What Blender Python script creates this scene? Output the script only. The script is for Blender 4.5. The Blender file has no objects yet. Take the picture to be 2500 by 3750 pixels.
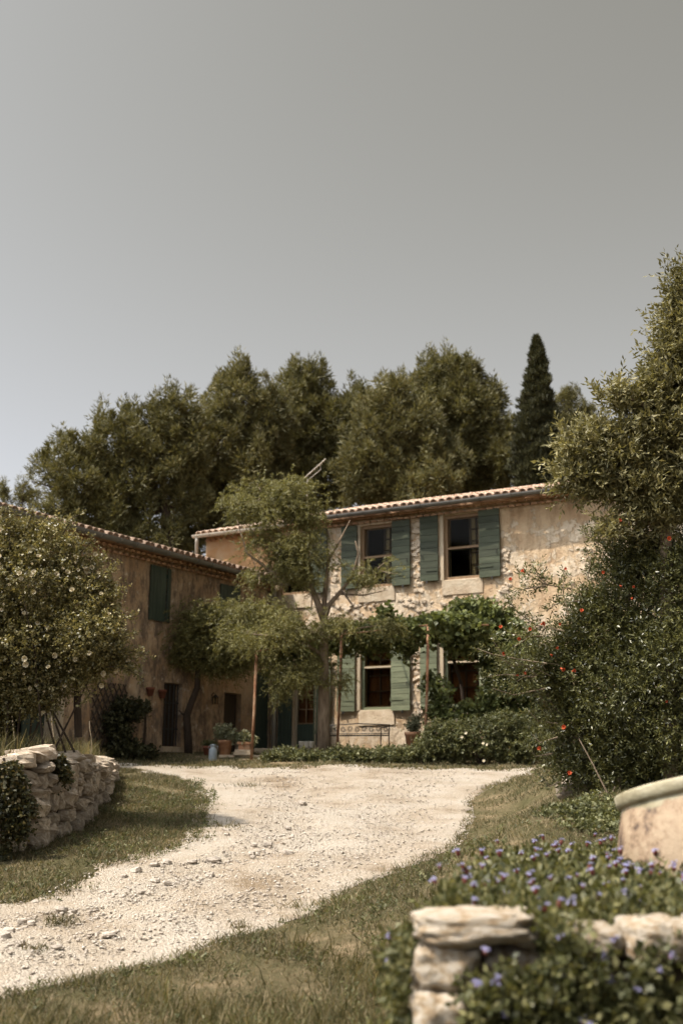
import bpy, bmesh, math, random
import numpy as np
from mathutils import Vector, Matrix, noise as mnoise

# ------------------------------------------------------------------ camera, sky, sun, exposure
SC = bpy.context.scene
COL = SC.collection
EYE = Vector((0, 0, 1.6))
FPX, CXP, CYP = 4200.0, 1250.0, 1875.0          # focal length and centre in photograph pixels
PITCH = math.atan((2820 - 1875) / FPX)
ROLL = math.radians(0.5)
_c, _s = math.cos(ROLL), math.sin(ROLL)
_fw = Vector((0, math.cos(PITCH), math.sin(PITCH)))
_up0 = Vector((0, -math.sin(PITCH), math.cos(PITCH)))
_rt = Vector((_c, 0, 0)) + _up0 * _s
_up = Vector((-_s, 0, 0)) + _up0 * _c
cam_d = bpy.data.cameras.new('camera')
cam = bpy.data.objects.new('camera', cam_d); COL.objects.link(cam)
m = Matrix((( _rt.x, _up.x, -_fw.x, EYE.x), (_rt.y, _up.y, -_fw.y, EYE.y), (_rt.z, _up.z, -_fw.z, EYE.z), (0, 0, 0, 1)))
cam.matrix_world = m
cam_d.sensor_fit = 'VERTICAL'; cam_d.sensor_height = 36; cam_d.sensor_width = 24
cam_d.lens = 36 * FPX / 3750
cam_d.clip_start = 0.1; cam_d.clip_end = 3000
cam_d.dof.use_dof = True; cam_d.dof.focus_distance = 13.0; cam_d.dof.aperture_fstop = 1.5
SC.camera = cam

SUN_EL = math.radians(60)
SUN_AZ = math.radians(72)                        # from -Y (behind the camera) towards -X (left)
sx, sy, sz = -math.sin(SUN_AZ) * math.cos(SUN_EL), -math.cos(SUN_AZ) * math.cos(SUN_EL), math.sin(SUN_EL)
world = bpy.data.worlds.new('World'); SC.world = world; world.use_nodes = True
nt = world.node_tree; nt.nodes.clear()
wo = nt.nodes.new('ShaderNodeOutputWorld'); bg = nt.nodes.new('ShaderNodeBackground')
sky = nt.nodes.new('ShaderNodeTexSky'); sky.sky_type = 'NISHITA'; sky.sun_disc = False
sky.sun_elevation = SUN_EL; sky.sun_rotation = math.atan2(sx, sy)
sky.air_density = 1.0; sky.dust_density = 3.0; sky.ozone_density = 1.0
bw = nt.nodes.new('ShaderNodeRGBToBW'); nt.links.new(sky.outputs[0], bw.inputs[0])
pw_ = nt.nodes.new('ShaderNodeMath'); pw_.operation = 'POWER'; pw_.inputs[1].default_value = 1.5; nt.links.new(bw.outputs[0], pw_.inputs[0])
mr_ = nt.nodes.new('ShaderNodeMapRange'); mr_.inputs['From Min'].default_value = 1.5; mr_.inputs['From Max'].default_value = 2.8; nt.links.new(bw.outputs[0], mr_.inputs['Value'])
hz = nt.nodes.new('ShaderNodeMix'); hz.data_type = 'RGBA'; hz.inputs[6].default_value = (1.03, 1.0, 0.89, 1); hz.inputs[7].default_value = (0.97, 1.0, 1.05, 1); nt.links.new(mr_.outputs[0], hz.inputs[0])
tint = nt.nodes.new('ShaderNodeMix'); tint.data_type = 'RGBA'; tint.blend_type = 'MULTIPLY'; tint.inputs[0].default_value = 1.0
nt.links.new(hz.outputs[2], tint.inputs[6]); nt.links.new(pw_.outputs[0], tint.inputs[7])
nt.links.new(tint.outputs[2], bg.inputs[0]); bg.inputs[1].default_value = 0.108
nt.links.new(bg.outputs[0], wo.inputs[0])
sun_d = bpy.data.lights.new('sun', 'SUN'); sun_d.energy = 5.0; sun_d.angle = math.radians(0.53)
sun_d.color = (1.0, 0.89, 0.75)
sun = bpy.data.objects.new('sun', sun_d); COL.objects.link(sun)
sun.rotation_euler = Vector((sx, sy, sz)).to_track_quat('Z', 'Y').to_euler(); sun.location = (-20, -10, 40)
SC.view_settings.view_transform = 'Standard'; SC.view_settings.look = 'None'
SC.view_settings.exposure = 0.38; SC.view_settings.gamma = 1.0; SC.view_settings.use_curve_mapping = False
SC.cycles.max_bounces = 6; SC.cycles.transparent_max_bounces = 8; SC.cycles.use_denoising = True
SC.cycles.caustics_reflective = False; SC.cycles.caustics_refractive = False

# ------------------------------------------------------------------ helpers
random.seed(7)
RNG = np.random.default_rng(11)
R = math.radians
def ray(px, py):
    x = (px - CXP) / FPX; y = -(py - CYP) / FPX
    return _fw + _rt * x + _up * y
def at(px, py, Y):
    d = ray(px, py); return EYE + d * ((Y - EYE.y) / d.y)
def pxm(Y): return Y / FPX                       # metres per photograph pixel at depth Y

def nprops(o, label=None, cat=None, group=None, kind=None):
    if label: o['label'] = label
    if cat: o['category'] = cat
    if group: o['group'] = group
    if kind: o['kind'] = kind
    return o
def empty(name, label, cat, loc=(0, 0, 0), rotz=0.0, group=None):
    o = bpy.data.objects.new(name, None); o.empty_display_size = 0.2
    COL.objects.link(o); o.location = loc; o.rotation_euler = (0, 0, rotz)
    return nprops(o, label, cat, group)
def link(name, me, parent=None, loc=None, rot=None, scale=None):
    o = bpy.data.objects.new(name, me); COL.objects.link(o)
    if parent: o.parent = parent
    if loc is not None: o.location = loc
    if rot is not None: o.rotation_euler = rot
    if scale is not None: o.scale = scale
    return o
def mesh(name, verts, faces, mat, smooth=False):
    me = bpy.data.meshes.new(name); me.from_pydata([tuple(v) for v in verts], [], faces)
    if mat: me.materials.append(mat)
    if smooth: me.polygons.foreach_set('use_smooth', [True] * len(me.polygons))
    me.update(); return me
def mesh_np(name, V, F, mat, smooth=False):      # V (n,3), F (m,k)
    V = np.asarray(V, np.float32); F = np.asarray(F, np.int32)
    me = bpy.data.meshes.new(name)
    me.vertices.add(len(V)); me.vertices.foreach_set('co', V.ravel())
    m_, k = F.shape
    me.loops.add(m_ * k); me.loops.foreach_set('vertex_index', F.ravel())
    me.polygons.add(m_); me.polygons.foreach_set('loop_start', np.arange(0, m_ * k, k, dtype=np.int32))
    me.polygons.foreach_set('loop_total', np.full(m_, k, np.int32))
    if smooth: me.polygons.foreach_set('use_smooth', np.ones(m_, bool))
    if mat: me.materials.append(mat)
    me.update(calc_edges=True); return me

class MB:
    def __init__(s): s.v = []; s.f = []
    def box(s, c, d, M=None):
        n = len(s.v); cx, cy, cz = c; a, b, e = d[0] / 2, d[1] / 2, d[2] / 2
        for z in (-e, e):
            for y in (-b, b):
                for x in (-a, a):
                    p = Vector((x, y, z))
                    if M: p = M @ p
                    s.v.append((cx + p.x, cy + p.y, cz + p.z))
        for q in ((0, 2, 3, 1), (4, 5, 7, 6), (0, 1, 5, 4), (2, 6, 7, 3), (0, 4, 6, 2), (1, 3, 7, 5)):
            s.f.append(tuple(n + i for i in q))
        return s
    def tube(s, pts, rad, seg=8, cap=True):
        pts = [Vector(p) for p in pts]; n0 = len(s.v); N = len(pts)
        if not hasattr(rad, '__len__'): rad = [rad] * N
        ref = Vector((0.31, 0.77, 0.55)).normalized()
        for i, p in enumerate(pts):
            t = (pts[min(i + 1, N - 1)] - pts[max(i - 1, 0)]).normalized()
            a = t.cross(ref)
            if a.length < 0.05: a = t.cross(Vector((1, 0, 0)))
            a.normalize(); b = t.cross(a)
            for k in range(seg):
                an = 2 * math.pi * k / seg
                s.v.append(tuple(p + (a * math.cos(an) + b * math.sin(an)) * rad[i]))
        for i in range(N - 1):
            for k in range(seg):
                k2 = (k + 1) % seg
                s.f.append((n0 + i * seg + k, n0 + i * seg + k2, n0 + (i + 1) * seg + k2, n0 + (i + 1) * seg + k))
        if cap:
            s.f.append(tuple(n0 + k for k in range(seg))[::-1]); s.f.append(tuple(n0 + (N - 1) * seg + k for k in range(seg)))
        return s
    def lathe(s, prof, seg=24, c=(0, 0, 0)):
        n0 = len(s.v)
        for r, z in prof:
            for k in range(seg):
                a = 2 * math.pi * k / seg
                s.v.append((c[0] + r * math.cos(a), c[1] + r * math.sin(a), c[2] + z))
        for i in range(len(prof) - 1):
            for k in range(seg):
                k2 = (k + 1) % seg
                s.f.append((n0 + i * seg + k, n0 + i * seg + k2, n0 + (i + 1) * seg + k2, n0 + (i + 1) * seg + k))
        return s
    def build(s, name, mat, parent=None, smooth=False, **kw):
        return link(name, mesh(name, s.v, s.f, mat, smooth), parent, **kw)

# ------------------------------------------------------------------ materials
def new_mat(name):
    mt = bpy.data.materials.new(name); mt.use_nodes = True
    n = mt.node_tree; b = n.nodes['Principled BSDF']; return mt, n, b
def rgb(c): return (c[0], c[1], c[2], 1)
def noise_col(n, cols, scale, detail=5, rough=0.6, stretch=None, lo=0.3, hi=0.7, dist=0.0):
    tc = n.nodes.new('ShaderNodeTexCoord'); mp = n.nodes.new('ShaderNodeMapping')
    if stretch: mp.inputs['Scale'].default_value = stretch
    no = n.nodes.new('ShaderNodeTexNoise'); no.inputs['Scale'].default_value = scale
    no.inputs['Detail'].default_value = detail; no.inputs['Roughness'].default_value = rough
    no.inputs['Distortion'].default_value = dist
    n.links.new(tc.outputs['Object'], mp.inputs[0]); n.links.new(mp.outputs[0], no.inputs['Vector'])
    cr = n.nodes.new('ShaderNodeValToRGB'); e = cr.color_ramp.elements
    e[0].position = lo; e[1].position = hi; e[0].color = rgb(cols[0]); e[1].color = rgb(cols[-1])
    for i, c in enumerate(cols[1:-1]):
        x = e.new(lo + (hi - lo) * (i + 1) / (len(cols) - 1)); x.color = rgb(c)
    n.links.new(no.outputs['Fac'], cr.inputs[0]); return cr.outputs[0], no.outputs['Fac'], mp
def mixc(n, fac, a, b, mode='MIX'):
    mx = n.nodes.new('ShaderNodeMix'); mx.data_type = 'RGBA'; mx.blend_type = mode
    for sock, v in ((mx.inputs[0], fac), (mx.inputs[6], a), (mx.inputs[7], b)):
        if hasattr(v, 'links') or hasattr(v, 'node'): n.links.new(v, sock)
        else: sock.default_value = v if not isinstance(v, tuple) else rgb(v)
    return mx.outputs[2]
def bump(n, b, h, strength=0.5, dist=0.02):
    bp = n.nodes.new('ShaderNodeBump'); bp.inputs['Strength'].default_value = strength; bp.inputs['Distance'].default_value = dist
    n.links.new(h, bp.inputs['Height']); n.links.new(bp.outputs[0], b.inputs['Normal']); return bp
def simple(name, cols, scale=6, rough=0.8, bumps=0.3, bdist=0.01, stretch=None, detail=5, lo=0.3, hi=0.7, spec=0.3, bscale=None, vary=(0.86, 1.12)):
    mt, n, b = new_mat(name)
    c, f, mp = noise_col(n, cols, scale, detail, stretch=stretch, lo=lo, hi=hi)
    # every copy of a shared mesh gets its own slight tone
    oi = n.nodes.new('ShaderNodeObjectInfo'); mr = n.nodes.new('ShaderNodeMapRange')
    mr.inputs['To Min'].default_value = vary[0]; mr.inputs['To Max'].default_value = vary[1]
    n.links.new(oi.outputs['Random'], mr.inputs['Value'])
    c = mixc(n, 1.0, c, mr.outputs[0], 'MULTIPLY')
    n.links.new(c, b.inputs['Base Color']); b.inputs['Roughness'].default_value = rough
    b.inputs['Specular IOR Level'].default_value = spec
    if bumps:
        _, f2, _ = noise_col(n, cols, bscale or scale * 5, 6, stretch=stretch)
        bump(n, b, f2, bumps, bdist)
    return mt
def leaf_mat(name, cols, trans=0.35, rough=0.5, spec=0.35, big=0.8, tcol=(1.2, 1.15, 0.7), sat=0.93):
    mt, n, b = new_mat(name)
    g = n.nodes.new('ShaderNodeNewGeometry'); cr = n.nodes.new('ShaderNodeValToRGB'); e = cr.color_ramp.elements
    e[0].color = rgb(cols[0]); e[1].color = rgb(cols[-1])
    for i, c in enumerate(cols[1:-1]):
        x = e.new((i + 1) / (len(cols) - 1)); x.color = rgb(c)
    n.links.new(g.outputs['Random Per Island'], cr.inputs[0])
    c2, f, _ = noise_col(n, [(0.72, 0.72, 0.72), (1.25, 1.22, 1.15)], big, 2)
    col = mixc(n, 1.0, cr.outputs[0], c2, 'MULTIPLY')
    hsv = n.nodes.new('ShaderNodeHueSaturation'); hsv.inputs['Saturation'].default_value = sat; n.links.new(col, hsv.inputs['Color']); col = hsv.outputs[0]
    n.links.new(col, b.inputs['Base Color']); b.inputs['Roughness'].default_value = rough
    b.inputs['Specular IOR Level'].default_value = spec
    tr = n.nodes.new('ShaderNodeBsdfTranslucent'); n.links.new(mixc(n, 1.0, col, tcol, 'MULTIPLY'), tr.inputs[0])
    mx = n.nodes.new('ShaderNodeMixShader'); mx.inputs[0].default_value = trans
    out = n.nodes['Material Output']
    n.links.new(b.outputs[0], mx.inputs[1]); n.links.new(tr.outputs[0], mx.inputs[2]); n.links.new(mx.outputs[0], out.inputs[0])
    return mt

M = {}
# rendered front wall: pale lime plaster over rubble, ochre where it is thin
mt, n, b = new_mat('front_plaster')
c1, f1, _ = noise_col(n, [(0.40, 0.27, 0.16), (0.51, 0.375, 0.24), (0.58, 0.455, 0.315)], 1.1, 7, 0.62, lo=0.36, hi=0.64)
c2, f2, _ = noise_col(n, [(0.0, 0.0, 0.0), (1, 1, 1)], 1.5, 9, 0.68, lo=0.515, hi=0.545)
c3, f3, _ = noise_col(n, [(0.55, 0.50, 0.45), (1, 1, 1)], 3.2, 5, 0.6, stretch=(1.6, 1, 0.35), lo=0.36, hi=0.52)
cc = mixc(n, c2, c1, (0.58, 0.475, 0.35)); cc = mixc(n, 0.6, cc, c3, 'MULTIPLY')
n.links.new(cc, b.inputs['Base Color']); b.inputs['Roughness'].default_value = 0.92; b.inputs['Specular IOR Level'].default_value = 0.15
_, h1, _ = noise_col(n, [(0, 0, 0), (1, 1, 1)], 9, 9, 0.72, dist=0.6); av = n.nodes.new('ShaderNodeMath'); av.operation = 'MULTIPLY_ADD'; av.inputs[1].default_value = 0.35; n.links.new(c2, av.inputs[0]); n.links.new(h1, av.inputs[2]); bump(n, b, av.outputs[0], 0.85, 0.05); M['front'] = mt
# side wall: brown ochre with grey lichen streaks
mt, n, b = new_mat('side_plaster')
c1, f1, _ = noise_col(n, [(0.38, 0.235, 0.13), (0.47, 0.325, 0.20), (0.53, 0.40, 0.275)], 1.0, 6, lo=0.35, hi=0.65)
c2, f2, _ = noise_col(n, [(0, 0, 0), (1, 1, 1)], 3.4, 9, 0.78, stretch=(1, 1.2, 0.5), lo=0.43, hi=0.57)
c3, f3, _ = noise_col(n, [(0, 0, 0), (1, 1, 1)], 0.35, 3, 0.6, lo=0.28, hi=0.46)
st = mixc(n, 1.0, c2, c3, 'MULTIPLY')
cc = mixc(n, st, c1, (0.185, 0.135, 0.098))
c4, f4, _ = noise_col(n, [(0, 0, 0), (1, 1, 1)], 4.5, 5, 0.65, lo=0.58, hi=0.68)
cc = mixc(n, c4, cc, (0.58, 0.48, 0.36))
n.links.new(cc, b.inputs['Base Color']); b.inputs['Roughness'].default_value = 0.93; b.inputs['Specular IOR Level'].default_value = 0.1
_, h1, _ = noise_col(n, [(0, 0, 0), (1, 1, 1)], 7, 10, 0.75); bump(n, b, h1, 0.9, 0.07); M['side'] = mt
M['orange'] = simple('orange_plaster', [(0.36, 0.19, 0.08), (0.46, 0.27, 0.13), (0.50, 0.36, 0.22)], 1.4, 0.92, 0.5, 0.03)
M['limestone'] = simple('pale_limestone', [(0.36, 0.265, 0.175), (0.46, 0.365, 0.255), (0.53, 0.44, 0.325)], 3.5, 0.9, 0.7, 0.03)
M['rubble'] = simple('rubble_stone', [(0.36, 0.27, 0.18), (0.49, 0.395, 0.29), (0.58, 0.50, 0.395)], 6, 0.9, 0.6, 0.02)
M['drystone'] = simple('dry_stone', [(0.25, 0.19, 0.13), (0.46, 0.37, 0.275), (0.60, 0.53, 0.43)], 5, 0.92, 0.9, 0.03, lo=0.3, hi=0.72, vary=(0.6, 1.25))
M['bigstone'] = simple('garden_stone', [(0.20, 0.125, 0.065), (0.36, 0.265, 0.165), (0.46, 0.39, 0.30), (0.50, 0.44, 0.36)], 7, 0.92, 1.0, 0.03, lo=0.28, hi=0.66, bscale=22)
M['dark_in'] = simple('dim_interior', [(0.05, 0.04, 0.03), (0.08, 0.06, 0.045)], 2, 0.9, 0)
M['tile'] = simple('clay_tile', [(0.34, 0.21, 0.14), (0.50, 0.36, 0.265), (0.60, 0.49, 0.39)], 5, 0.85, 0.4, 0.01, lo=0.32, hi=0.68, vary=(0.72, 1.12))
M['tile_d'] = simple('old_clay_tile', [(0.20, 0.11, 0.06), (0.34, 0.20, 0.12), (0.42, 0.29, 0.19)], 6, 0.9, 0.4, 0.01)
M['zinc'] = simple('grey_zinc', [(0.10, 0.095, 0.085), (0.16, 0.15, 0.135)], 3, 0.45, 0.05, spec=0.5)
M['cream_metal'] = simple('cream_metal', [(0.34, 0.30, 0.24), (0.45, 0.41, 0.34)], 3, 0.5, 0.05, spec=0.5)
M['green'] = simple('dark_green_paint', [(0.028, 0.034, 0.018), (0.045, 0.053, 0.030), (0.068, 0.075, 0.046)], 4, 0.65, 0.35, 0.004, stretch=(0.4, 1, 5), spec=0.3, vary=(0.72, 1.22))
M['green_v'] = simple('dark_green_paint_upright', [(0.030, 0.044, 0.030), (0.050, 0.066, 0.046)], 4, 0.65, 0.25, 0.003, stretch=(5, 5, 0.5), spec=0.4)
M['faded'] = simple('faded_green_paint', [(0.085, 0.098, 0.058), (0.145, 0.158, 0.095), (0.185, 0.20, 0.125)], 4, 0.75, 0.4, 0.005, stretch=(0.5, 1, 6), vary=(0.78, 1.18))
M['wood'] = simple('brown_wood', [(0.16, 0.095, 0.05), (0.30, 0.20, 0.115)], 6, 0.7, 0.3, 0.004, stretch=(6, 6, 0.6))
M['pale_wood'] = simple('pale_wood', [(0.30, 0.23, 0.15), (0.46, 0.38, 0.27)], 6, 0.7, 0.3, 0.004, stretch=(6, 6, 0.6))
M['dark_wood'] = simple('dark_wood', [(0.030, 0.020, 0.013), (0.055, 0.038, 0.024)], 5, 0.75, 0.3, 0.004, stretch=(6, 6, 0.6))
M['curtain_or_pane_sheet'] = simple('rust_curtain', [(0.20, 0.085, 0.045), (0.30, 0.15, 0.085)], 3, 0.9, 0.3, 0.01, stretch=(6, 6, 0.3))
M['pane_sheet'] = simple('pale_pane_sheet', [(0.66, 0.60, 0.51), (0.76, 0.71, 0.62)], 3, 0.9, 0.2, 0.01, stretch=(5, 5, 0.3))  # whitish colour stands in for the bright reflecting inner panes
M['iron'] = simple('black_iron', [(0.012, 0.011, 0.010), (0.03, 0.026, 0.022)], 8, 0.55, 0.2, 0.002, spec=0.5)
M['rust'] = simple('rusty_iron', [(0.11, 0.045, 0.025), (0.24, 0.115, 0.06), (0.44, 0.29, 0.18)], 7, 0.85, 0.4, 0.003, stretch=(1, 1, 0.5))
M['terra'] = simple('terracotta', [(0.28, 0.125, 0.065), (0.40, 0.21, 0.115), (0.46, 0.29, 0.18)], 5, 0.85, 0.3, 0.005)
M['terra_red'] = simple('red_terracotta', [(0.15, 0.05, 0.03), (0.21, 0.08, 0.045)], 5, 0.85, 0.3, 0.005)
M['can'] = simple('blue_grey_enamel', [(0.20, 0.23, 0.25), (0.32, 0.35, 0.36)], 6, 0.5, 0.15, 0.003, spec=0.5)
M['white'] = simple('white_paint', [(0.62, 0.57, 0.48), (0.74, 0.69, 0.60)], 6, 0.7, 0.2, 0.004)
M['bark'] = simple('grey_bark', [(0.12, 0.085, 0.055), (0.21, 0.155, 0.105), (0.29, 0.225, 0.16)], 5, 0.93, 0.9, 0.02, stretch=(4, 4, 0.8))
M['bark_d'] = simple('dark_bark', [(0.035, 0.024, 0.016), (0.075, 0.052, 0.036)], 6, 0.93, 0.9, 0.02, stretch=(4, 4, 0.8))
M['twig'] = simple('pale_twig', [(0.16, 0.115, 0.075), (0.30, 0.235, 0.165)], 6, 0.9, 0.4, 0.005)
M['soil'] = simple('dry_soil', [(0.11, 0.075, 0.045), (0.21, 0.15, 0.095)], 7, 0.95, 0.8, 0.03)
mt, n, b = new_mat('window_glass')
n.nodes.remove(b); gl = n.nodes.new('ShaderNodeBsdfGlossy'); gl.inputs['Roughness'].default_value = 0.03
gl.inputs[0].default_value = (0.9, 0.9, 0.9, 1)
tp = n.nodes.new('ShaderNodeBsdfTransparent'); tp.inputs[0].default_value = (0.82, 0.80, 0.74, 1)
fr = n.nodes.new('ShaderNodeFresnel'); fr.inputs[0].default_value = 1.12
mx = n.nodes.new('ShaderNodeMixShader'); n.links.new(fr.outputs[0], mx.inputs[0]); n.links.new(tp.outputs[0], mx.inputs[1]); n.links.new(gl.outputs[0], mx.inputs[2])
n.links.new(mx.outputs[0], n.nodes['Material Output'].inputs[0]); M['glass'] = mt
# gravel road
mt, n, b = new_mat('pale_gravel')
tc = n.nodes.new('ShaderNodeTexCoord')
vo = n.nodes.new('ShaderNodeTexVoronoi'); vo.inputs['Scale'].default_value = 26; n.links.new(tc.outputs['Object'], vo.inputs['Vector'])
vo2 = n.nodes.new('ShaderNodeTexVoronoi'); vo2.inputs['Scale'].default_value = 60; n.links.new(tc.outputs['Object'], vo2.inputs['Vector'])
cr = n.nodes.new('ShaderNodeValToRGB'); cr.color_ramp.elements[0].color = rgb((0.275, 0.236, 0.185)); cr.color_ramp.elements[1].color = rgb((0.39, 0.345, 0.285))
n.links.new(vo2.outputs['Color'], cr.inputs[0])
c2, _, _ = noise_col(n, [(0.60, 0.52, 0.43), (0.93, 0.89, 0.84), (1.05, 1.05, 1.05)], 0.7, 7, 0.68, lo=0.34, hi=0.58)
cc = mixc(n, 1.0, cr.outputs[0], c2, 'MULTIPLY')
c3, _, _ = noise_col(n, [(0, 0, 0), (1, 1, 1)], 3.5, 7, 0.75, lo=0.60, hi=0.68)
cc = mixc(n, c3, cc, (0.29, 0.22, 0.15))
n.links.new(cc, b.inputs['Base Color']); b.inputs['Roughness'].default_value = 0.95; b.inputs['Specular IOR Level'].default_value = 0.1
ad = n.nodes.new('ShaderNodeMath'); ad.operation = 'ADD'; n.links.new(vo.outputs['Distance'], ad.inputs[0]); n.links.new(vo2.outputs['Distance'], ad.inputs[1])
bp = bump(n, b, ad.outputs[0], 0.8, 0.02); bp.invert = True; M['gravel'] = mt
M['pebble'] = simple('pale_pebble', [(0.25, 0.205, 0.16), (0.37, 0.32, 0.265), (0.46, 0.41, 0.35)], 9, 0.92, 0.4, 0.005)
# ground: dry earth with thin turf
mt, n, b = new_mat('dry_ground')
c1, _, _ = noise_col(n, [(0.085, 0.078, 0.040), (0.14, 0.115, 0.068), (0.30, 0.23, 0.15)], 1.3, 8, 0.7, lo=0.42, hi=0.68)
c2, _, _ = noise_col(n, [(0.6, 0.6, 0.55), (1.15, 1.1, 1.05)], 14, 6, 0.7)
n.links.new(mixc(n, 1.0, c1, c2, 'MULTIPLY'), b.inputs['Base Color']); b.inputs['Roughness'].default_value = 0.97; b.inputs['Specular IOR Level'].default_value = 0.05
_, h1, _ = noise_col(n, [(0, 0, 0), (1, 1, 1)], 22, 8, 0.75); bump(n, b, h1, 0.9, 0.04); M['ground'] = mt

M['pine'] = leaf_mat('pine_needles', [(0.0712, 0.0695, 0.0248), (0.1174, 0.11, 0.0408), (0.1779, 0.1585, 0.0643)], 0.22, 0.6, 0.25, 0.35)
M['pine_y'] = leaf_mat('light_pine_needles', [(0.0883, 0.0853, 0.0314), (0.1365, 0.1264, 0.0485), (0.2007, 0.1751, 0.0742)], 0.22, 0.6, 0.25, 0.35)
M['cypress'] = leaf_mat('cypress_scales', [(0.0235, 0.0256, 0.0102), (0.047, 0.0476, 0.0183), (0.0718, 0.0682, 0.0275)], 0.15, 0.6, 0.25, 0.6)
M['acacia'] = leaf_mat('feathery_leaf', [(0.1031, 0.1035, 0.0314), (0.1564, 0.149, 0.0498), (0.2222, 0.2006, 0.0734)], 0.35, 0.55, 0.3, 1.2)
M['vine'] = leaf_mat('vine_leaf', [(0.0663, 0.0846, 0.0264), (0.115, 0.1365, 0.0432), (0.1769, 0.1979, 0.0661)], 0.35, 0.5, 0.35, 1.5)
M['hedge'] = leaf_mat('shrub_leaf', [(0.0648, 0.075, 0.029), (0.1134, 0.12, 0.0475), (0.1782, 0.177, 0.0766)], 0.3, 0.55, 0.3, 1.5)
M['pome'] = leaf_mat('pomegranate_leaf', [(0.0475, 0.0524, 0.0161), (0.0951, 0.0978, 0.0307), (0.1585, 0.1537, 0.0496)], 0.25, 0.38, 0.45, 1.2)
M['olive'] = leaf_mat('grey_green_leaf', [(0.1049, 0.0971, 0.0347), (0.166, 0.151, 0.0593), (0.271, 0.2389, 0.1095)], 0.25, 0.55, 0.35, 1.0)
M['rose_leaf'] = leaf_mat('rose_leaf', [(0.0959, 0.0906, 0.0302), (0.1781, 0.157, 0.0573), (0.2854, 0.2375, 0.0976)], 0.3, 0.42, 0.45, 1.2)
M['pot_leaf'] = leaf_mat('grey_pot_leaf', [(0.13, 0.1365, 0.078), (0.208, 0.2145, 0.1235), (0.286, 0.2795, 0.169)], 0.3, 0.6, 0.25, 3)
M['ivy'] = leaf_mat('ivy_leaf', [(0.0286, 0.0312, 0.0117), (0.0585, 0.0585, 0.0221), (0.13, 0.0936, 0.026)], 0.2, 0.45, 0.4, 3)
M['bed_leaf'] = leaf_mat('bed_leaf', [(0.04, 0.046, 0.015), (0.10, 0.104, 0.036), (0.22, 0.205, 0.085)], 0.35, 0.5, 0.3, 3)
M['grass'] = leaf_mat('grass_blade', [(0.062, 0.066, 0.030), (0.088, 0.088, 0.042), (0.125, 0.112, 0.058), (0.18, 0.15, 0.085), (0.28, 0.22, 0.135)], 0.35, 0.7, 0.15, 0.9)
M['drygrass'] = leaf_mat('dry_grass_blade', [(0.12, 0.10, 0.055), (0.20, 0.16, 0.095), (0.30, 0.235, 0.15)], 0.3, 0.8, 0.1, 1.2)
M['tallgrass'] = leaf_mat('tall_grass_blade', [(0.0605, 0.0605, 0.0227), (0.1089, 0.1008, 0.0414), (0.2903, 0.2296, 0.1232)], 0.35, 0.7, 0.15, 1.0)
M['rose_petal'] = leaf_mat('cream_petal', [(0.56, 0.46, 0.28), (0.66, 0.59, 0.43), (0.74, 0.69, 0.57)], 0.3, 0.6, 0.2, 3, (1, 1, 0.9), 1.0)
M['red_petal'] = leaf_mat('red_petal', [(0.42, 0.065, 0.025), (0.58, 0.13, 0.05)], 0.3, 0.5, 0.3, 3, (1, 0.8, 0.7), 1.0)
M['blue_petal'] = leaf_mat('blue_petal', [(0.15, 0.145, 0.30), (0.25, 0.24, 0.40), (0.36, 0.355, 0.49)], 0.3, 0.6, 0.2, 3, (1, 1, 1), 1.0)
M['calyx'] = simple('red_brown_calyx', [(0.12, 0.035, 0.03), (0.2, 0.06, 0.045)], 8, 0.8, 0)

# ------------------------------------------------------------------ terrain
EDGE_R_Y = [0, 7.94, 9.25, 10.55, 11.85, 13.87, 16.25, 18.04, 20.2, 22.5, 24]; EDGE_R_X = [-8.2, -2.18, -1.14, -0.29, 0.32, 1.38, 1.86, 2.01, 2.75, 3.72, 4.6]
EDGE_L_Y = [0, 8, 10.87, 11.3, 12.63, 14.31, 16, 17.78, 19.34, 20.7, 21.9, 23]; EDGE_L_X = [-14, -6.6, -3.10, -2.75, -2.60, -1.82, -1.95, -2.12, -2.42, -3.05, -3.9, -4.6]
WALL_Y = [7, 9, 11.3, 13.25, 13.83, 14.83, 15.99, 18.54, 20.4, 20.9]; WALL_X = [-8.6, -6.7, -5.0, -3.75, -3.42, -3.33, -3.36, -3.57, -3.86, -4.1]
def edge_r(y): return np.interp(y, EDGE_R_Y, EDGE_R_X)
def edge_l(y): return np.interp(y, EDGE_L_Y, EDGE_L_X)
def sst(x): x = np.clip(x, 0, 1); return x * x * (3 - 2 * x)
HC_Y = [-50, 4, 7, 9, 12, 16, 20, 22, 23, 25.3, 26.4, 28, 60, 3000]; HC_Z = [-.3, -.05, 0.02, 0.20, 0.52, 0.945, 1.365, 1.56, 1.66, 1.78, 1.93, 2.0, 2.2, 2.2]
def hc(y): return np.interp(y, HC_Y, HC_Z)
def ground(x, y):
    x = np.asarray(x, float); y = np.asarray(y, float)
    h = hc(y)
    d = (x - edge_r(y) - 0.15) / 1.7
    win = sst((y - 8.5) / 4) * (1 - sst((y - 17) / 6))
    h = h + 0.62 * sst(d) * win
    # low verge near the camera slightly above the road
    h = h + 0.05 * sst((x - edge_r(y)) / 0.5) * (1 - sst((y - 20) / 3))
    # terrace held by the dry stone wall on the left
    xw = np.interp(y, WALL_Y, WALL_X)
    tw = sst((xw - 0.10 - x) / 0.22) * (1 - sst((y - 20.4) / 0.9))
    tz = np.maximum(h, np.interp(y, [9, 13, 18, 21], [1.62, 1.72, 1.66, 1.62]))
    h = h * (1 - tw) + tz * tw
    wob = 0.012 * np.sin(x * 3.1 + y * 1.7) + 0.010 * np.sin(x * 5.3 - y * 4.1 + 1)
    wob = wob + 0.02 * np.sin(x * 1.1 + 0.6 * y) * (np.abs(y - 15) < 10)
    return h + wob
def gz(x, y): return float(ground(x, y))
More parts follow.
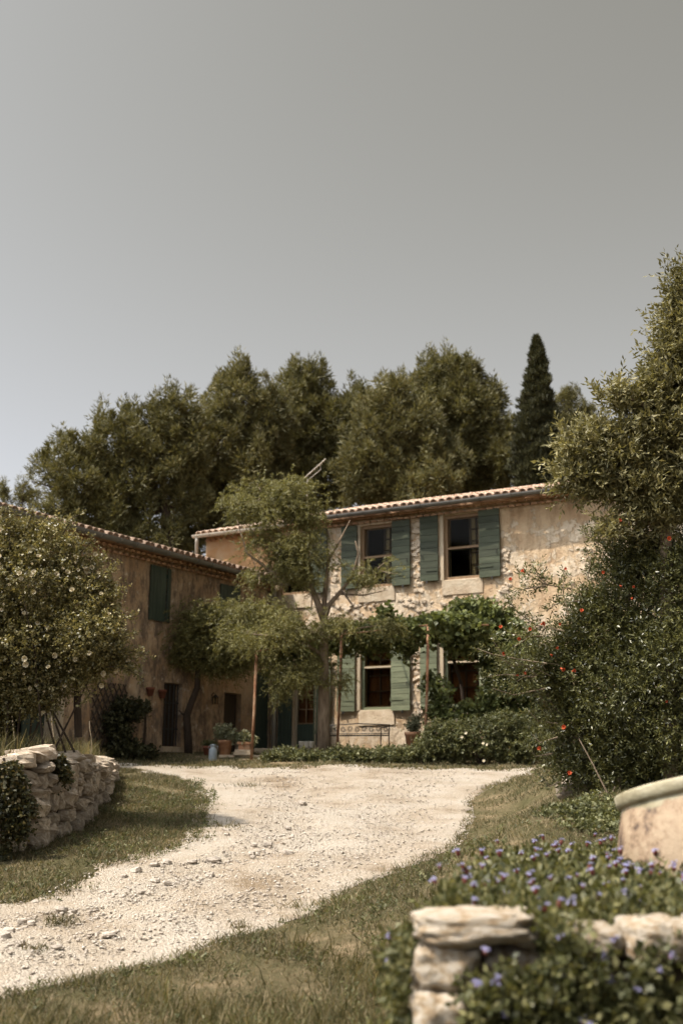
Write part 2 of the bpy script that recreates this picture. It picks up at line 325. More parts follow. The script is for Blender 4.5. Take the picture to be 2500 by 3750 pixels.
def hit(px, py, t0=3.0):
    d = ray(px, py); t = t0
    while t < 90:
        p = EYE + d * t
        if p.z < gz(p.x, p.y): return p
        t += 0.03
    return EYE + d * 60
def axis(pieces):
    out = []
    for a, b_, st in pieces: out += list(np.arange(a, b_, st))
    return np.array(out)
gx = axis([(-900, -100, 100), (-100, -30, 10), (-30, -9, 1.5), (-9, 9, 0.14), (9, 30, 1.5), (30, 100, 10), (100, 901, 100)])
gy = axis([(-200, -20, 30), (-20, 3, 2), (3, 24, 0.14), (24, 32, 0.3), (32, 60, 3), (60, 200, 20), (200, 1801, 200)])
X, Y = np.meshgrid(gx, gy)
in_road = sst((X - edge_l(Y)) / 0.4) * sst((edge_r(Y) - X) / 0.4) * (1 - sst((Y - 22.6) / 0.5))
Zg = ground(X, Y) - 0.06 * in_road
Vg = np.stack([X, Y, Zg], -1).reshape(-1, 3)
nx, ny = len(gx), len(gy)
ii = (np.arange(ny - 1)[:, None] * nx + np.arange(nx - 1)[None, :]).ravel()
Fg = np.stack([ii, ii + 1, ii + nx + 1, ii + nx], 1)
nprops(link('ground', mesh_np('ground', Vg, Fg, M['ground'], True)), kind='structure')

def fbm(x, y, s=1.0, seed=0.0):
    return sum(mnoise.noise(Vector((x * s * 2 ** k, y * s * 2 ** k, seed + k * 7.3))) / 2 ** k for k in range(4))
# road sheet, ragged at its edges
ry = np.concatenate([np.arange(1.0, 16, 0.10), np.arange(16, 23.3, 0.14)]); NS = 70
Vr = []
for y in ry:
    a = float(edge_l(y)) + 0.30 * fbm(y, 3.1, 0.9) + 0.12 * fbm(y, 8.1, 4)
    b_ = float(edge_r(y)) + 0.22 * fbm(y, 1.7, 0.9, 5) + 0.10 * fbm(y, 5.7, 4, 5)
    for k in range(NS + 1):
        x = a + (b_ - a) * k / NS
        yy = y + (0.0 if y < 22.4 else 0.10 * fbm(x, 0.3, 1.4, 9))
        z = gz(x, yy) + 0.008 + 0.014 * fbm(x, yy, 1.6, 2) + 0.008 * fbm(x, yy, 7, 4)
        # two shallow wheel ruts and a stony crown between
        z -= 0.02 * math.exp(-((k / NS - 0.34) / 0.1) ** 2) + 0.02 * math.exp(-((k / NS - 0.74) / 0.12) ** 2)
        z -= 0.05 * (1 if k in (0, NS) else 0)
        Vr.append((x, yy, z))
w = NS + 1; ii = (np.arange(len(ry) - 1)[:, None] * w + np.arange(NS)[None, :]).ravel()
road = link('gravel_road', mesh_np('gravel_road', np.array(Vr), np.stack([ii, ii + 1, ii + w + 1, ii + w], 1), M['gravel'], True))
nprops(road, kind='structure')
VR = np.array(Vr)

# ------------------------------------------------------------------ stones
def stone_mesh(name, mat, seed, sub=1, boxy=4.0, jit=0.12, amp=0.0, smooth=False):
    bm = bmesh.new(); bmesh.ops.create_cube(bm, size=2)
    bmesh.ops.subdivide_edges(bm, edges=bm.edges[:], cuts=sub, use_grid_fill=True)
    r = random.Random(seed)
    sc_ = [r.uniform(0.85, 1.1) for _ in range(3)]
    for v in bm.verts:
        p = v.co; l = (abs(p.x) ** boxy + abs(p.y) ** boxy + abs(p.z) ** boxy) ** (1 / boxy)
        q = p / l
        if amp: q = q * (1 + amp * mnoise.fractal(q * 1.3 + Vector((seed, 0, 0)), 0.7, 2.0, 5) + amp * 0.22 * (mnoise.ridged_multi_fractal(q * 2.2 + Vector((seed, 3, 0)), 0.8, 2.1, 4, 0.9, 2.0) - 1.2))
        q = q + Vector((r.uniform(-jit, jit), r.uniform(-jit, jit), r.uniform(-jit, jit)))
        v.co = Vector((q.x * sc_[0], q.y * sc_[1], q.z * sc_[2])) * 0.5
    me = bpy.data.meshes.new(name); bm.to_mesh(me); bm.free(); me.materials.append(mat)
    if smooth: me.polygons.foreach_set('use_smooth', [True] * len(me.polygons))
    return me
WSTONE = [stone_mesh('stone', M['drystone'], 100 + i, 2, 3.8, 0.075, 0.22) for i in range(14)]
RSTONE = [stone_mesh('stone', M['rubble'], 200 + i, 1, 6, 0.17) for i in range(8)]
PSTONE = [stone_mesh('stone', M['pebble'], 300 + i, 1, 3.0, 0.12) for i in range(6)]

# pebbles lying loose on the road: many tiny ones as stuff, the larger ones one by one
def scatter_pebbles(n, rng, smin, smax):
    base = np.array([(1, 0, 0), (-1, 0, 0), (0, 1, 0), (0, -1, 0), (0, 0, 1), (0, 0, -1)], float)
    tri = np.array([(0, 2, 4), (2, 1, 4), (1, 3, 4), (3, 0, 4), (2, 0, 5), (1, 2, 5), (3, 1, 5), (0, 3, 5)])
    yy = 7.2 + (22.8 - 7.2) * rng.random(n) ** 1.7
    tt = np.clip(rng.normal(0.5, 0.26, n), 0.0, 1.0); tt = np.where(rng.random(n) < 0.5, rng.random(n), tt)
    xx = edge_l(yy) + (edge_r(yy) - edge_l(yy)) * tt
    keep = (np.abs(xx) < yy * 0.36 + 0.6); xx, yy = xx[keep], yy[keep]; n = len(xx)
    s = smin + (smax - smin) * rng.random(n) ** 4
    V = base[None] * s[:, None, None] * np.array([1.2, 0.9, 0.55]) + rng.normal(0, 0.22, (n, 6, 3)) * s[:, None, None]
    a = rng.random(n) * 6.28; ca, sa = np.cos(a)[:, None], np.sin(a)[:, None]
    V = np.stack([V[..., 0] * ca - V[..., 1] * sa, V[..., 0] * sa + V[..., 1] * ca, V[..., 2]], -1)
    V += np.stack([xx, yy, ground(xx, yy) + 0.004 + s * 0.1], -1)[:, None]
    F = (np.arange(n)[:, None, None] * 6 + tri[None]).reshape(-1, 3)
    return V.reshape(-1, 3), F
V_, F_ = scatter_pebbles(28000, RNG, 0.005, 0.022)
nprops(link('gravel_stones', mesh_np('gravel_stones', V_, F_, M['pebble']), road), kind='stuff')
rs = random.Random(5)
cnt = 0
while cnt < 150:
    if rs.random() < 0.75:      # the stony ridge along the middle-left of the drive
        px_, py_ = rs.uniform(0, 1250), 0; f = px_ / 1250
        py_ = 3420 - 430 * f + rs.gauss(0, 60)
    else: px_, py_ = rs.uniform(0, 1600), rs.uniform(2900, 3600)
    p = hit(px_, py_)
    if not (edge_l(p.y) + 0.05 < p.x < edge_r(p.y) - 0.15) or p.y > 21: continue
    s = 0.028 + 0.10 * rs.random() ** 4
    link('stone', rs.choice(PSTONE), road, (p.x, p.y, gz(p.x, p.y) + s * 0.12), (rs.uniform(-.2, .2), rs.uniform(-.2, .2), rs.uniform(0, 6.28)), (s * rs.uniform(1, 1.7), s, s * rs.uniform(0.45, 0.7)))
    cnt += 1

# ------------------------------------------------------------------ the houses (house frame: x along the front, y inwards, z up)
HROT = -R(30.5); HLOC = Vector((-1.80426, 30.62073, 0)); HM = Matrix.Translation(HLOC) @ Matrix.Rotation(HROT, 4, 'Z')
HI = HM.inverted()
def W(x, y, z): return HM @ Vector((x, y, z))
main = empty('main_house', 'two storey pale stone farmhouse with green shutters and clay tile roof', 'house', HLOC, HROT)
side = empty('side_house', 'lower ochre plastered farm wing with long grey gutter behind the rose bush', 'house', HLOC, HROT)

def wall_grid(name, mp, a0, a1, b0, b1, openings, step, depth, mat, parent, amp=0.02, seed=0):
    A = {a0, a1}; B = {b0, b1}
    for o in openings: A |= {o[0], o[1]}; B |= {o[2], o[3]}
    def fill(S):
        S = sorted(S); out = []
        for p, q in zip(S, S[1:]):
            k = max(1, round((q - p) / step)); out += [p + (q - p) * i / k for i in range(k)]
        return out + [S[-1]]
    A = [x for x in fill(A)]; B = fill(B); ids = {}; V = []; F = []
    inside = lambda a, b: any(o[0] < a < o[1] and o[2] < b < o[3] for o in openings)
    onb = lambda a, b: any(o[0] - 1e-6 <= a <= o[1] + 1e-6 and o[2] - 1e-6 <= b <= o[3] + 1e-6 for o in openings)
    def vid(i, j):
        if (i, j) not in ids:
            a, b_ = A[i], B[j]
            d = 0 if onb(a, b_) else amp * (fbm(a, b_, 0.8, seed) + 0.4 * fbm(a, b_, 3.5, seed + 3))
            ids[(i, j)] = len(V); V.append(mp(a, b_, d))
        return ids[(i, j)]
    for i in range(len(A) - 1):
        for j in range(len(B) - 1):
            if not inside((A[i] + A[i + 1]) / 2, (B[j] + B[j + 1]) / 2):
                F.append((vid(i, j), vid(i + 1, j), vid(i + 1, j + 1), vid(i, j + 1)))
    for o in openings:
        c = [(o[0], o[2]), (o[1], o[2]), (o[1], o[3]), (o[0], o[3])]
        for k in range(4):
            p, q = c[k], c[(k + 1) % 4]; n0 = len(V)
            V += [mp(p[0], p[1], 0), mp(q[0], q[1], 0), mp(q[0], q[1], depth), mp(p[0], p[1], depth)]
            F.append((n0, n0 + 1, n0 + 2, n0 + 3))
    # inner skin, so that rooms are closed and dark
    inn = [o for o in openings]
    A2 = sorted({a0, a1} | {x for o in inn for x in o[:2]}); B2 = sorted({b0, b1} | {x for o in inn for x in o[2:4]})
    for i in range(len(A2) - 1):
        for j in range(len(B2) - 1):
            if not inside((A2[i] + A2[i + 1]) / 2, (B2[j] + B2[j + 1]) / 2):
                n0 = len(V)
                V += [mp(A2[i], B2[j], depth), mp(A2[i + 1], B2[j], depth), mp(A2[i + 1], B2[j + 1], depth), mp(A2[i], B2[j + 1], depth)]
                F.append((n0, n0 + 1, n0 + 2, n0 + 3))
    return link(name, mesh(name, V, F, mat), parent)

# openings of the front: (x0, x1, z0, z1)
WIN_UP = [(0.20, 1.16, 6.15, 7.80), (2.68, 3.64, 6.17, 7.80), (5.06, 6.05, 6.20, 7.83)]
WIN_DN = [(2.70, 3.62, 3.07, 4.80), (5.02, 6.00, 3.10, 4.85)]
DOOR_DN = [(0.72, 1.36, 2.15, 4.35)]
front = wall_grid('front_wall', lambda a, b_, d: (a, d, b_), -2.32, 12.0, 1.5, 8.02, WIN_UP + WIN_DN + DOOR_DN, 0.22, 0.42, M['front'], main, 0.03, 3)
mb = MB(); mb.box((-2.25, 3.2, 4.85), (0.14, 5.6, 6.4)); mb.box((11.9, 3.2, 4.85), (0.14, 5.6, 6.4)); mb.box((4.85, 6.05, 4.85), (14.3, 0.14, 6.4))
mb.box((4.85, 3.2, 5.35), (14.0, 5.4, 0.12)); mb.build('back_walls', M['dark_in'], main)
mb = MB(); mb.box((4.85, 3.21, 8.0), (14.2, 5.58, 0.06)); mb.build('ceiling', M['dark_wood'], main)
mb = MB(); mb.v = [(-2.4, 4.08, 9.28), (12.2, 4.08, 9.28), (12.2, 6.45, 8.0), (-2.4, 6.45, 8.0), (-2.4, 4.08, 9.22), (12.2, 4.08, 9.22), (12.2, 6.45, 7.94), (-2.4, 6.45, 7.94)]
mb.f = [(0, 1, 2, 3), (4, 7, 6, 5), (0, 3, 7, 4), (1, 5, 6, 2), (3, 2, 6, 7), (0, 4, 5, 1)]; mb.build('rear_roof', M['tile_d'], main)
for x in (-2.24, 11.88): link('gable', mesh('gable', [(x, 0.0, 8.03), (x, 6.1, 8.03), (x, 4.06, 9.18)], [(0, 1, 2)], M['orange']), main)
# the orange return of the upper wall over the wing
mb = MB(); mb.box((-1.13, -0.02, 7.45), (2.30, 0.03, 1.12)); mb.build('plaster_panel', M['orange'], main)

# canal tiles
def tile_mesh(name, mat, L=0.46, r0=0.098, r1=0.080, t=0.016, seg=5, inv=False):
    V = []; F = []
    for yy, r in ((0, r0), (L, r1)):
        for rr in (r, r - t):
            for k in range(seg + 1):
                a = math.pi * k / seg; V.append((rr * math.cos(a), yy, (-1 if inv else 1) * rr * math.sin(a) * 0.85))
    s = seg + 1
    for k in range(seg):
        F.append((k, k + 1, 2 * s + k + 1, 2 * s + k)); F.append((s + k, 3 * s + k, 3 * s + k + 1, s + k + 1)); F.append((k, s + k, s + k + 1, k + 1))
    return mesh(name, V, F, mat, True)
TILE = tile_mesh('roof_tile', M['tile']); PAN = tile_mesh('pan_tile', M['tile_d'], inv=True)
def roof(parent, frame, n_cols, sp, n_rows, pitch, ind_cols, ind_rows, seed, expo=0.36):
    """frame: Matrix whose x runs along the eave, y up the slope horizontally"""
    rr = random.Random(seed); tilt = Matrix.Rotation(pitch, 4, 'X')
    Vb, Fb = [], []; Vp, Fp = [], []
    tv = [v.co.copy() for v in TILE.vertices]; tf = [tuple(p.vertices) for p in TILE.polygons]
    pv = [v.co.copy() for v in PAN.vertices]; pf = [tuple(p.vertices) for p in PAN.polygons]
    for c in range(n_cols):
        for r_ in range(n_rows):
            lift = 0.018 * (r_ > 0)
            jx, jy, jr = rr.uniform(-.012, .012), rr.uniform(-.03, .03), rr.uniform(-.05, .05)
            mloc = frame @ tilt @ Matrix.Translation((c * sp + jx, r_ * expo + jy, 0.055 + rr.uniform(-.006, .006))) @ Matrix.Rotation(-0.035, 4, 'X') @ Matrix.Rotation(jr, 4, 'Z')
            if c < ind_cols and r_ < ind_rows:
                o = link('roof_tile', TILE, parent); o.matrix_local = mloc
            else:
                n0 = len(Vb); Vb += [tuple(mloc @ v) for v in tv]; Fb += [tuple(n0 + i for i in f) for f in tf]
            mloc = frame @ tilt @ Matrix.Translation(((c + 0.5) * sp + jx, r_ * expo + jy + 0.02, 0.085)) @ Matrix.Rotation(-0.035, 4, 'X')
            n0 = len(Vp); Vp += [tuple(mloc @ v) for v in pv]; Fp += [tuple(n0 + i for i in f) for f in pf]
    if Vb: nprops(link('roof_tiles_beyond', mesh('roof_tiles_beyond', Vb, Fb, M['tile'], True), parent), kind='stuff')
    nprops(link('pan_tiles', mesh('pan_tiles', Vp, Fp, M['tile_d'], True), parent), kind='stuff')
    # boards that carry the tiles
    Lr = n_rows * expo; mb = MB(); v0 = len(mb.v)
    for x in (-0.1, n_cols * sp + 0.05):
        for y in (0.06, Lr):
            for z in (-0.03, -0.005): mb.v.append(tuple(frame @ tilt @ Vector((x, y, z))))
    for q in ((0, 1, 3, 2), (4, 6, 7, 5), (0, 4, 5, 1), (2, 3, 7, 6), (0, 2, 6, 4), (1, 5, 7, 3)): mb.f.append(q)
    mb.build('roof_deck', M['dark_wood'], parent)
SP = 0.212
roof(main, Matrix.Translation((0.74, -0.40, 8.06)), 54, SP, 13, R(15.5), 37, 6, 1)
roof(main, Matrix.Translation((-2.36, -0.36, 7.96)), 14, SP, 12, R(15.5), 14, 5, 2)
# wing: eave along the camera-ward direction; x of the frame runs along -y, slope climbs to -x
SF = Matrix(((0, -1, 0, 0.34), (1, 0, 0, -11.0), (0, 0, 1, 6.50), (0, 0, 0, 1)))
roof(side, SF, 51, SP, 11, R(15.5), 51, 3, 3)

def gutter(parent, p0, p1, rad, mat, joints, outdir):
    p0, p1 = Vector(p0), Vector(p1); od = Vector(outdir); V = []; F = []; K = 8
    for p in (p0, p1):
        for rr in (rad, rad - 0.012):
            for k in range(K + 1):
                a = math.pi + math.pi * k / K
                V.append(tuple(p + od * (rr * math.cos(a)) + Vector((0, 0, rr * math.sin(a)))))
    s = K + 1
    for k in range(K):
        F.append((k, k + 1, 2 * s + k + 1, 2 * s + k)); F.append((s + k, 3 * s + k, 3 * s + k + 1, s + k + 1))
    for e in (0, 2 * s): F.append(tuple(range(e, e + s)))
    F.append((0, s, 3 * s, 2 * s)); F.append((K, s + K, 3 * s + K, 2 * s + K))
    g = link('gutter', mesh('gutter', V, F, mat, False), parent)
    L = (p1 - p0).length; t = (p1 - p0).normalized()
    for i in range(1, joints):
        mb = MB(); c = p0 + t * (L * i / joints)
        mb.tube([c + od * ((rad + 0.004) * math.cos(a)) + Vector((0, 0, (rad + 0.004) * math.sin(a))) for a in [math.pi + math.pi * k / 8 for k in range(9)]], 0.011, 5)
        mb.build('bracket', mat, g)
    return g
gutter(main, (0.66, -0.48, 8.06), (11.9, -0.48, 8.09), 0.085, M['zinc'], 14, (0, -1, 0))
gutter(main, (-2.45, -0.44, 7.97), (0.62, -0.44, 7.99), 0.085, M['cream_metal'], 5, (0, -1, 0))
gutter(side, (0.43, -11.2, 6.53), (0.43, -0.08, 6.45), 0.095, M['zinc'], 20, (1, 0, 0))
mb = MB(); mb.tube([(-2.32, -0.44, 7.90), (-2.33, -0.42, 7.78), (-2.42, -0.30, 7.58), (-2.50, -0.20, 7.45), (-2.42, -0.22, 7.25), (-2.46, -0.30, 7.1), (-2.6, -0.5, 7.03)], 0.05, 10)
mb.build('downpipe', M['cream_metal'], main, True)
# eave courses of tile ends under the gutter (two rows)
def eave_course(parent, place, n, sp, mat, rows):
    e = None; V = []; F = []; r_ = random.Random(4)
    for row in range(rows):
        for i in range(n):
            c, ax, out = place(i + 0.5 * row, row)
            n0 = len(V); K = 5
            for d in (0.0, 1.0):
                for k in range(K + 1):
                    a = math.pi * k / K; V.append(tuple(c + ax * (0.085 * math.cos(a)) + Vector((0, 0, 0.06 * math.sin(a) - 0.01)) + out * (d * (0.10 + r_.uniform(-.012, .012)))))
            for k in range(K): F.append((n0 + k, n0 + k + 1, n0 + K + 1 + k + 1, n0 + K + 1 + k))
            F.append(tuple(range(n0 + K + 1, n0 + 2 * K + 2)))
    return nprops(link('eave_course', mesh('eave_course', V, F, mat, False), parent), kind='stuff')
eave_course(main, lambda i, r_: (Vector((-2.2 + i * 0.19, 0.0 - 0.10 * r_, 7.86 + 0.09 * r_)), Vector((1, 0, 0)), Vector((0, -1, 0))), 74, 0.19, M['tile_d'], 2)
eave_course(side, lambda i, r_: (Vector((0.0 + 0.10 * r_, -0.2 - i * 0.19, 6.26 + 0.10 * r_)), Vector((0, 1, 0)), Vector((1, 0, 0))), 57, 0.19, M['tile_d'], 2)
mb = MB(); mb.box((4.8, -0.10, 8.0), (14.2, 0.46, 0.05)); mb.build('soffit', M['tile_d'], main)
mb = MB(); mb.box((0.10, -5.6, 6.46), (0.46, 11.0, 0.05)); mb.build('soffit', M['tile_d'], side)

# shutters: horizontal boards, strap hinges
def shutter(parent, x0, x1, z0, z1, mat, y=-0.055, nb=10, ajar=0.0, hinge='r', vertical=False, straps=True):
    w_, h_ = x1 - x0, z1 - z0
    px_ = x1 if hinge == 'r' else x0
    sgn = -1 if hinge == 'r' else 1
    rr = random.Random(int(x0 * 1000 + z0 * 10))
    mb = MB()
    if not vertical:
        for fx in (0.12, 0.88): mb.box((sgn * w_ * fx, 0.030, h_ / 2), (0.07, 0.024, h_ - 0.03))
    else:
        for fz in (0.15, 0.85): mb.box((sgn * w_ / 2, 0.030, h_ * fz), (w_ - 0.03, 0.024, 0.09))
    e = mb.build('shutter', mat, parent); e.location = (px_, y, z0); e.rotation_euler = (0, 0, ajar)
    for i in range(nb):
        mb = MB()
        if not vertical:
            bh = h_ / nb; mb.box((sgn * w_ / 2 + rr.uniform(-.005, .005), rr.uniform(-.004, .004), bh * (i + 0.5)), (w_, 0.034, bh - 0.008))
        else:
            bw = w_ / nb; mb.box((sgn * bw * (i + 0.5), rr.uniform(-.004, .004), h_ / 2), (bw - 0.007, 0.034, h_))
        mb.build('board', mat, e)
    if straps:
        for fz in (0.155, 0.835):
            mb = MB(); mb.box((sgn * w_ * 0.34, -0.024, h_ * fz), (w_ * 0.62, 0.014, 0.030))
            mb.tube([(0.0, -0.02, h_ * fz - 0.04), (0.0, -0.02, h_ * fz + 0.04)], 0.016, 6)
            mb.build('strap_hinge', mat, e)
        mb = MB(); mb.tube([(sgn * w_ * 0.86, -0.02, h_ * 0.40), (sgn * w_ * 0.86, -0.045, h_ * 0.385), (sgn * w_ * 0.86, -0.045, h_ * 0.34)], 0.009, 5)
        mb.box((sgn * w_ * 0.62, -0.022, -0.025), (0.035, 0.02, 0.07)); mb.build('catch', M['iron'], e)
    return e
for (x0, x1, z0, z1), (l, r_) in zip(WIN_UP, [((-0.33, 0.18), (1.18, 1.70)), ((2.15, 2.60), (3.63, 4.155)), ((4.44, 4.92), (6.03, 6.585))]):
    if l[0] > 0: shutter(main, l[0], l[1], z0 + 0.0, z1 + 0.03, M['green'], hinge='r', ajar=R(4))
    shutter(main, r_[0], r_[1], z0 - 0.02, z1 + 0.03, M['green'], hinge='l', ajar=-R(3))
for (x0, x1, z0, z1), (l, r_) in zip(WIN_DN, [((2.06, 2.56), (3.60, 4.135)), ((4.42, 4.86), (6.02, 6.55))]):
    shutter(main, l[0], l[1], z0 - 0.03, z1, M['faded'], hinge='r', ajar=R(4), nb=13)
    shutter(main, r_[0], r_[1], z0 - 0.03, z1, M['faded'], hinge='l', ajar=-R(3), nb=13)
shutter(main, 1.42, 1.86, 2.2, 4.4, M['faded'], hinge='l', ajar=-R(4), nb=4, vertical=True)
shutter(main, 0.28, 0.68, 2.2, 4.4, M['green_v'], hinge='r', ajar=R(4), nb=4, vertical=True)

def window(parent, x0, x1, z0, z1, frame_mat, up=True):
    w_, h_ = x1 - x0, z1 - z0; xc, zc = (x0 + x1) / 2, (z0 + z1) / 2
    mb = MB(); t = 0.075
    mb.box((x0 + t / 2, 0.10, zc), (t, 0.10, h_)); mb.box((x1 - t / 2, 0.10, zc), (t, 0.10, h_))
    mb.box((xc, 0.10, z1 - t / 2), (w_ - 2 * t, 0.10, t)); mb.box((xc, 0.10, z0 + t / 2), (w_ - 2 * t, 0.10, t))
    e = mb.build('window', frame_mat, parent)
    zt = z0 + h_ * (0.49 if up else 0.62)
    mb = MB(); mb.box((xc, 0.085, zt), (w_ - 2 * t, 0.06, 0.045)); mb.build('meeting_rail', M['wood'] if up else M['pale_wood'], e)
    for za, zb, yy in ((z0 + t, zt - 0.022, 0.12), (zt + 0.022, z1 - t, 0.10)):
        mb = MB(); mb.box((xc, yy, (za + zb) / 2), (w_ - 2 * t, 0.006, zb - za)); mb.build('pane', M['glass'], e)
        mb = MB(); s_ = 0.03
        for xx in (x0 + t + s_ / 2, x1 - t - s_ / 2): mb.box((xx, yy + 0.02, (za + zb) / 2), (s_, 0.03, zb - za))
        for zz in (za + s_ / 2, zb - s_ / 2): mb.box((xc, yy + 0.02, zz), (w_ - 2 * t - 2 * s_, 0.028, s_))
        mb.build('sash', M['green_v'] if (za < zt - 0.1 and up) else M['wood'], e)
    # inner casement with small panes, set back in the room
    cx0, cx1 = x0 + w_ * (0.64 if up else 0.12), x1 - t
    nz = 5 if up else 4
    mb = MB(); bz0, bz1 = z0 + t, z1 - t
    for xx in ((cx0, (cx0 + cx1) / 2 + 0.03, cx1) if up else (cx0, (cx0 + cx1) / 2, cx1)): mb.box((xx, 0.175, (bz0 + bz1) / 2), (0.040, 0.03, bz1 - bz0))
    for k in range(nz + 1): mb.box(((cx0 + cx1) / 2, 0.175, bz0 + (bz1 - bz0) * k / nz), (cx1 - cx0, 0.030, 0.035))
    mb.build('casement', M['dark_wood'], e)
    mb = MB(); mb.box(((cx0 + cx1) / 2, 0.192, (bz0 + bz1) / 2), (cx1 - cx0, 0.005, bz1 - bz0)); mb.build('pane', M['glass'], e)
    mb = MB(); K = 16; xa, xb = (cx0 + 0.02, cx1) if up else (x0 + 0.05, x1 - 0.05)
    n0 = 0
    for zz in (bz0, bz1):
        for k in range(K + 1): mb.v.append((xa + (xb - xa) * k / K, 0.215 + 0.012 * math.sin(k * 1.9), zz))
    for k in range(K): mb.f.append((k, k + 1, K + 2 + k, K + 1 + k))
    mb.build('curtain_or_pane_sheet', M['pane_sheet'] if up else M['curtain_or_pane_sheet'], e)  # upstairs a whitish sheet imitates the bright panes, downstairs a real curtain
    return e
for o in WIN_UP: window(main, *o, M['wood'], True)
for o in WIN_DN: window(main, *o, M['faded'], False)
# dressed stone round the windows
def block(parent, name, c, d, mat, seed):
    rr = random.Random(seed); mb = MB(); mb.box(c, d)
    me = mesh(name, mb.v, mb.f, mat); bm = bmesh.new(); bm.from_mesh(me)
    bmesh.ops.bevel(bm, geom=bm.edges[:], offset=0.014, segments=2, affect='EDGES', profile=0.6)
    for v in bm.verts: v.co += Vector((rr.uniform(-.004, .004),) * 3)
    bm.to_mesh(me); bm.free(); return link(name, me, parent)
for i, o in enumerate(WIN_UP + WIN_DN):
    xc = (o[0] + o[1]) / 2; up_ = o[2] > 5
    block(main, 'sill', (xc, 0.0, o[2] - 0.19), (o[1] - o[0] + 0.10, 0.05, 0.38), M['limestone'], i)
    if up_:
        for k, dx in enumerate((-0.36, 0.05, 0.47)):
            block(main, 'lintel_stone', (xc + dx - 0.03, 0.0, o[3] + 0.10 - 0.02), (0.40, 0.06, 0.155), M['limestone'], 50 + i * 4 + k)
    mb = MB(); mb.box((o[0] - 0.045, -0.005, (o[2] + o[3]) / 2), (0.085, 0.05, o[3] - o[2])); mb.build('jamb', M['pale_wood'], main)
# glazed door with lower green panel
x0, x1, z0, z1 = DOOR_DN[0]
mb = MB(); mb.box((x0 + .035, 0.07, (z0 + z1) / 2), (.07, .08, z1 - z0)); e = mb.build('glazed_door', M['pale_wood'], main)
mb = MB(); mb.box((x1 - .035, 0.07, (z0 + z1) / 2), (.07, .08, z1 - z0)); mb.build('jamb', M['faded'], e)
mb = MB(); mb.box(((x0 + x1) / 2, 0.08, z0 + 0.30), (x1 - x0 - .14, .05, .60)); mb.box(((x0 + x1) / 2, 0.05, z0 + 0.32), (x1 - x0 - .28, .02, .34)); mb.build('panel', M['green_v'], e)
mb = MB()
for k in range(5): mb.box(((x0 + x1) / 2, 0.085, z0 + 0.62 + k * 0.36), (x1 - x0 - .14, .03, .026))
mb.box(((x0 + x1) / 2, 0.088, z0 + 1.4), (.026, .03, 1.55)); mb.build('glazing_bars', M['wood'], e)
mb = MB(); mb.box(((x0 + x1) / 2, 0.10, z0 + 1.4), (x1 - x0 - .14, .005, 1.55)); mb.build('pane', M['glass'], e)
mb = MB(); mb.box(((x0 + x1) / 2, 0.16, z0 + 1.4), (x1 - x0 - .14, .01, 1.6)); mb.build('curtain_or_pane_sheet', M['curtain_or_pane_sheet'], e)
mb = MB(); mb.tube([(0.16, -0.09, 2.0), (0.16, -0.09, 3.3), (0.15, -0.09, 4.9), (0.12, -0.16, 6.3)], 0.06, 10); mb.build('drainpipe', M['cream_metal'], main, True)
# exposed rubble: beside the shutters, under the sills, and a patch to the right where plaster has fallen
rr = random.Random(21); placed = 0
def facade_stone(x, z, s):
    link('stone', rr.choice(RSTONE), main, (x, 0.004 + rr.uniform(-.014, .014), z), (rr.uniform(-.2, .2), rr.uniform(-.5, .5), rr.uniform(-.2, .2)), (s * rr.uniform(1.2, 2.1), rr.uniform(.05, .10), s * rr.uniform(.7, 1.0)))
for (xa, xb, za, zb, nn) in [(4.17, 4.42, 2.9, 4.9, 46), (4.17, 4.43, 5.9, 7.7, 40), (1.9, 7.0, 4.9, 5.80, 120), (6.62, 6.80, 5.0, 7.0, 40), (8.3, 9.6, 4.2, 6.9, 50), (1.75, 2.10, 5.2, 7.3, 22)]:
    for k in range(nn):
        x, z = rr.uniform(xa, xb), rr.uniform(za, zb)
        if any(o[0] - 0.06 < x < o[1] + 0.06 and o[2] - 0.36 < z < o[3] for o in WIN_UP): continue
        facade_stone(x, z, rr.uniform(.06, .13))

# ---- the wing
BARN = (7.65, 10.6, 1.2, 4.25)
L_OPEN = [(4.47, 5.12, 4.98, 6.18), (1.60, 2.40, 5.42, 6.13), (3.76, 4.45, 2.10, 3.55), (1.36, 2.09, 1.98, 3.46), (0.06, 0.78, 2.1, 4.1), BARN]
wall_grid('long_wall', lambda a, b_, d: (-d, -a, b_), 0.0, 12.5, 1.2, 6.47, L_OPEN, 0.24, 0.42, M['side'], side, 0.035, 8)
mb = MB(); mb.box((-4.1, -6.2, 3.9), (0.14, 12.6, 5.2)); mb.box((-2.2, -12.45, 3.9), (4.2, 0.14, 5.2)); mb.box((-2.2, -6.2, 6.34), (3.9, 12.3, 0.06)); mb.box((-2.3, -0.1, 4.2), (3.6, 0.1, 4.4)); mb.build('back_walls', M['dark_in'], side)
mb = MB(); mb.v = [(-3.44, 0.05, 7.55), (-3.44, -12.5, 7.55), (-4.6, -12.5, 6.4), (-4.6, 0.05, 6.4)]; mb.f = [(0, 1, 2, 3)]; mb.build('rear_roof', M['tile_d'], side)
mb = MB(); mb.v = [(0.0, -12.5, 6.47), (-4.2, -12.5, 6.47), (-3.44, -12.5, 7.5)]; mb.f = [(0, 1, 2)]; mb.build('gable', M['side'], side)
WING = Matrix(((0, -1, 0, 0), (1, 0, 0, 0), (0, 0, 1, 0), (0, 0, 0, 1)))   # local x -> +y of house, local -y (outwards) -> +x
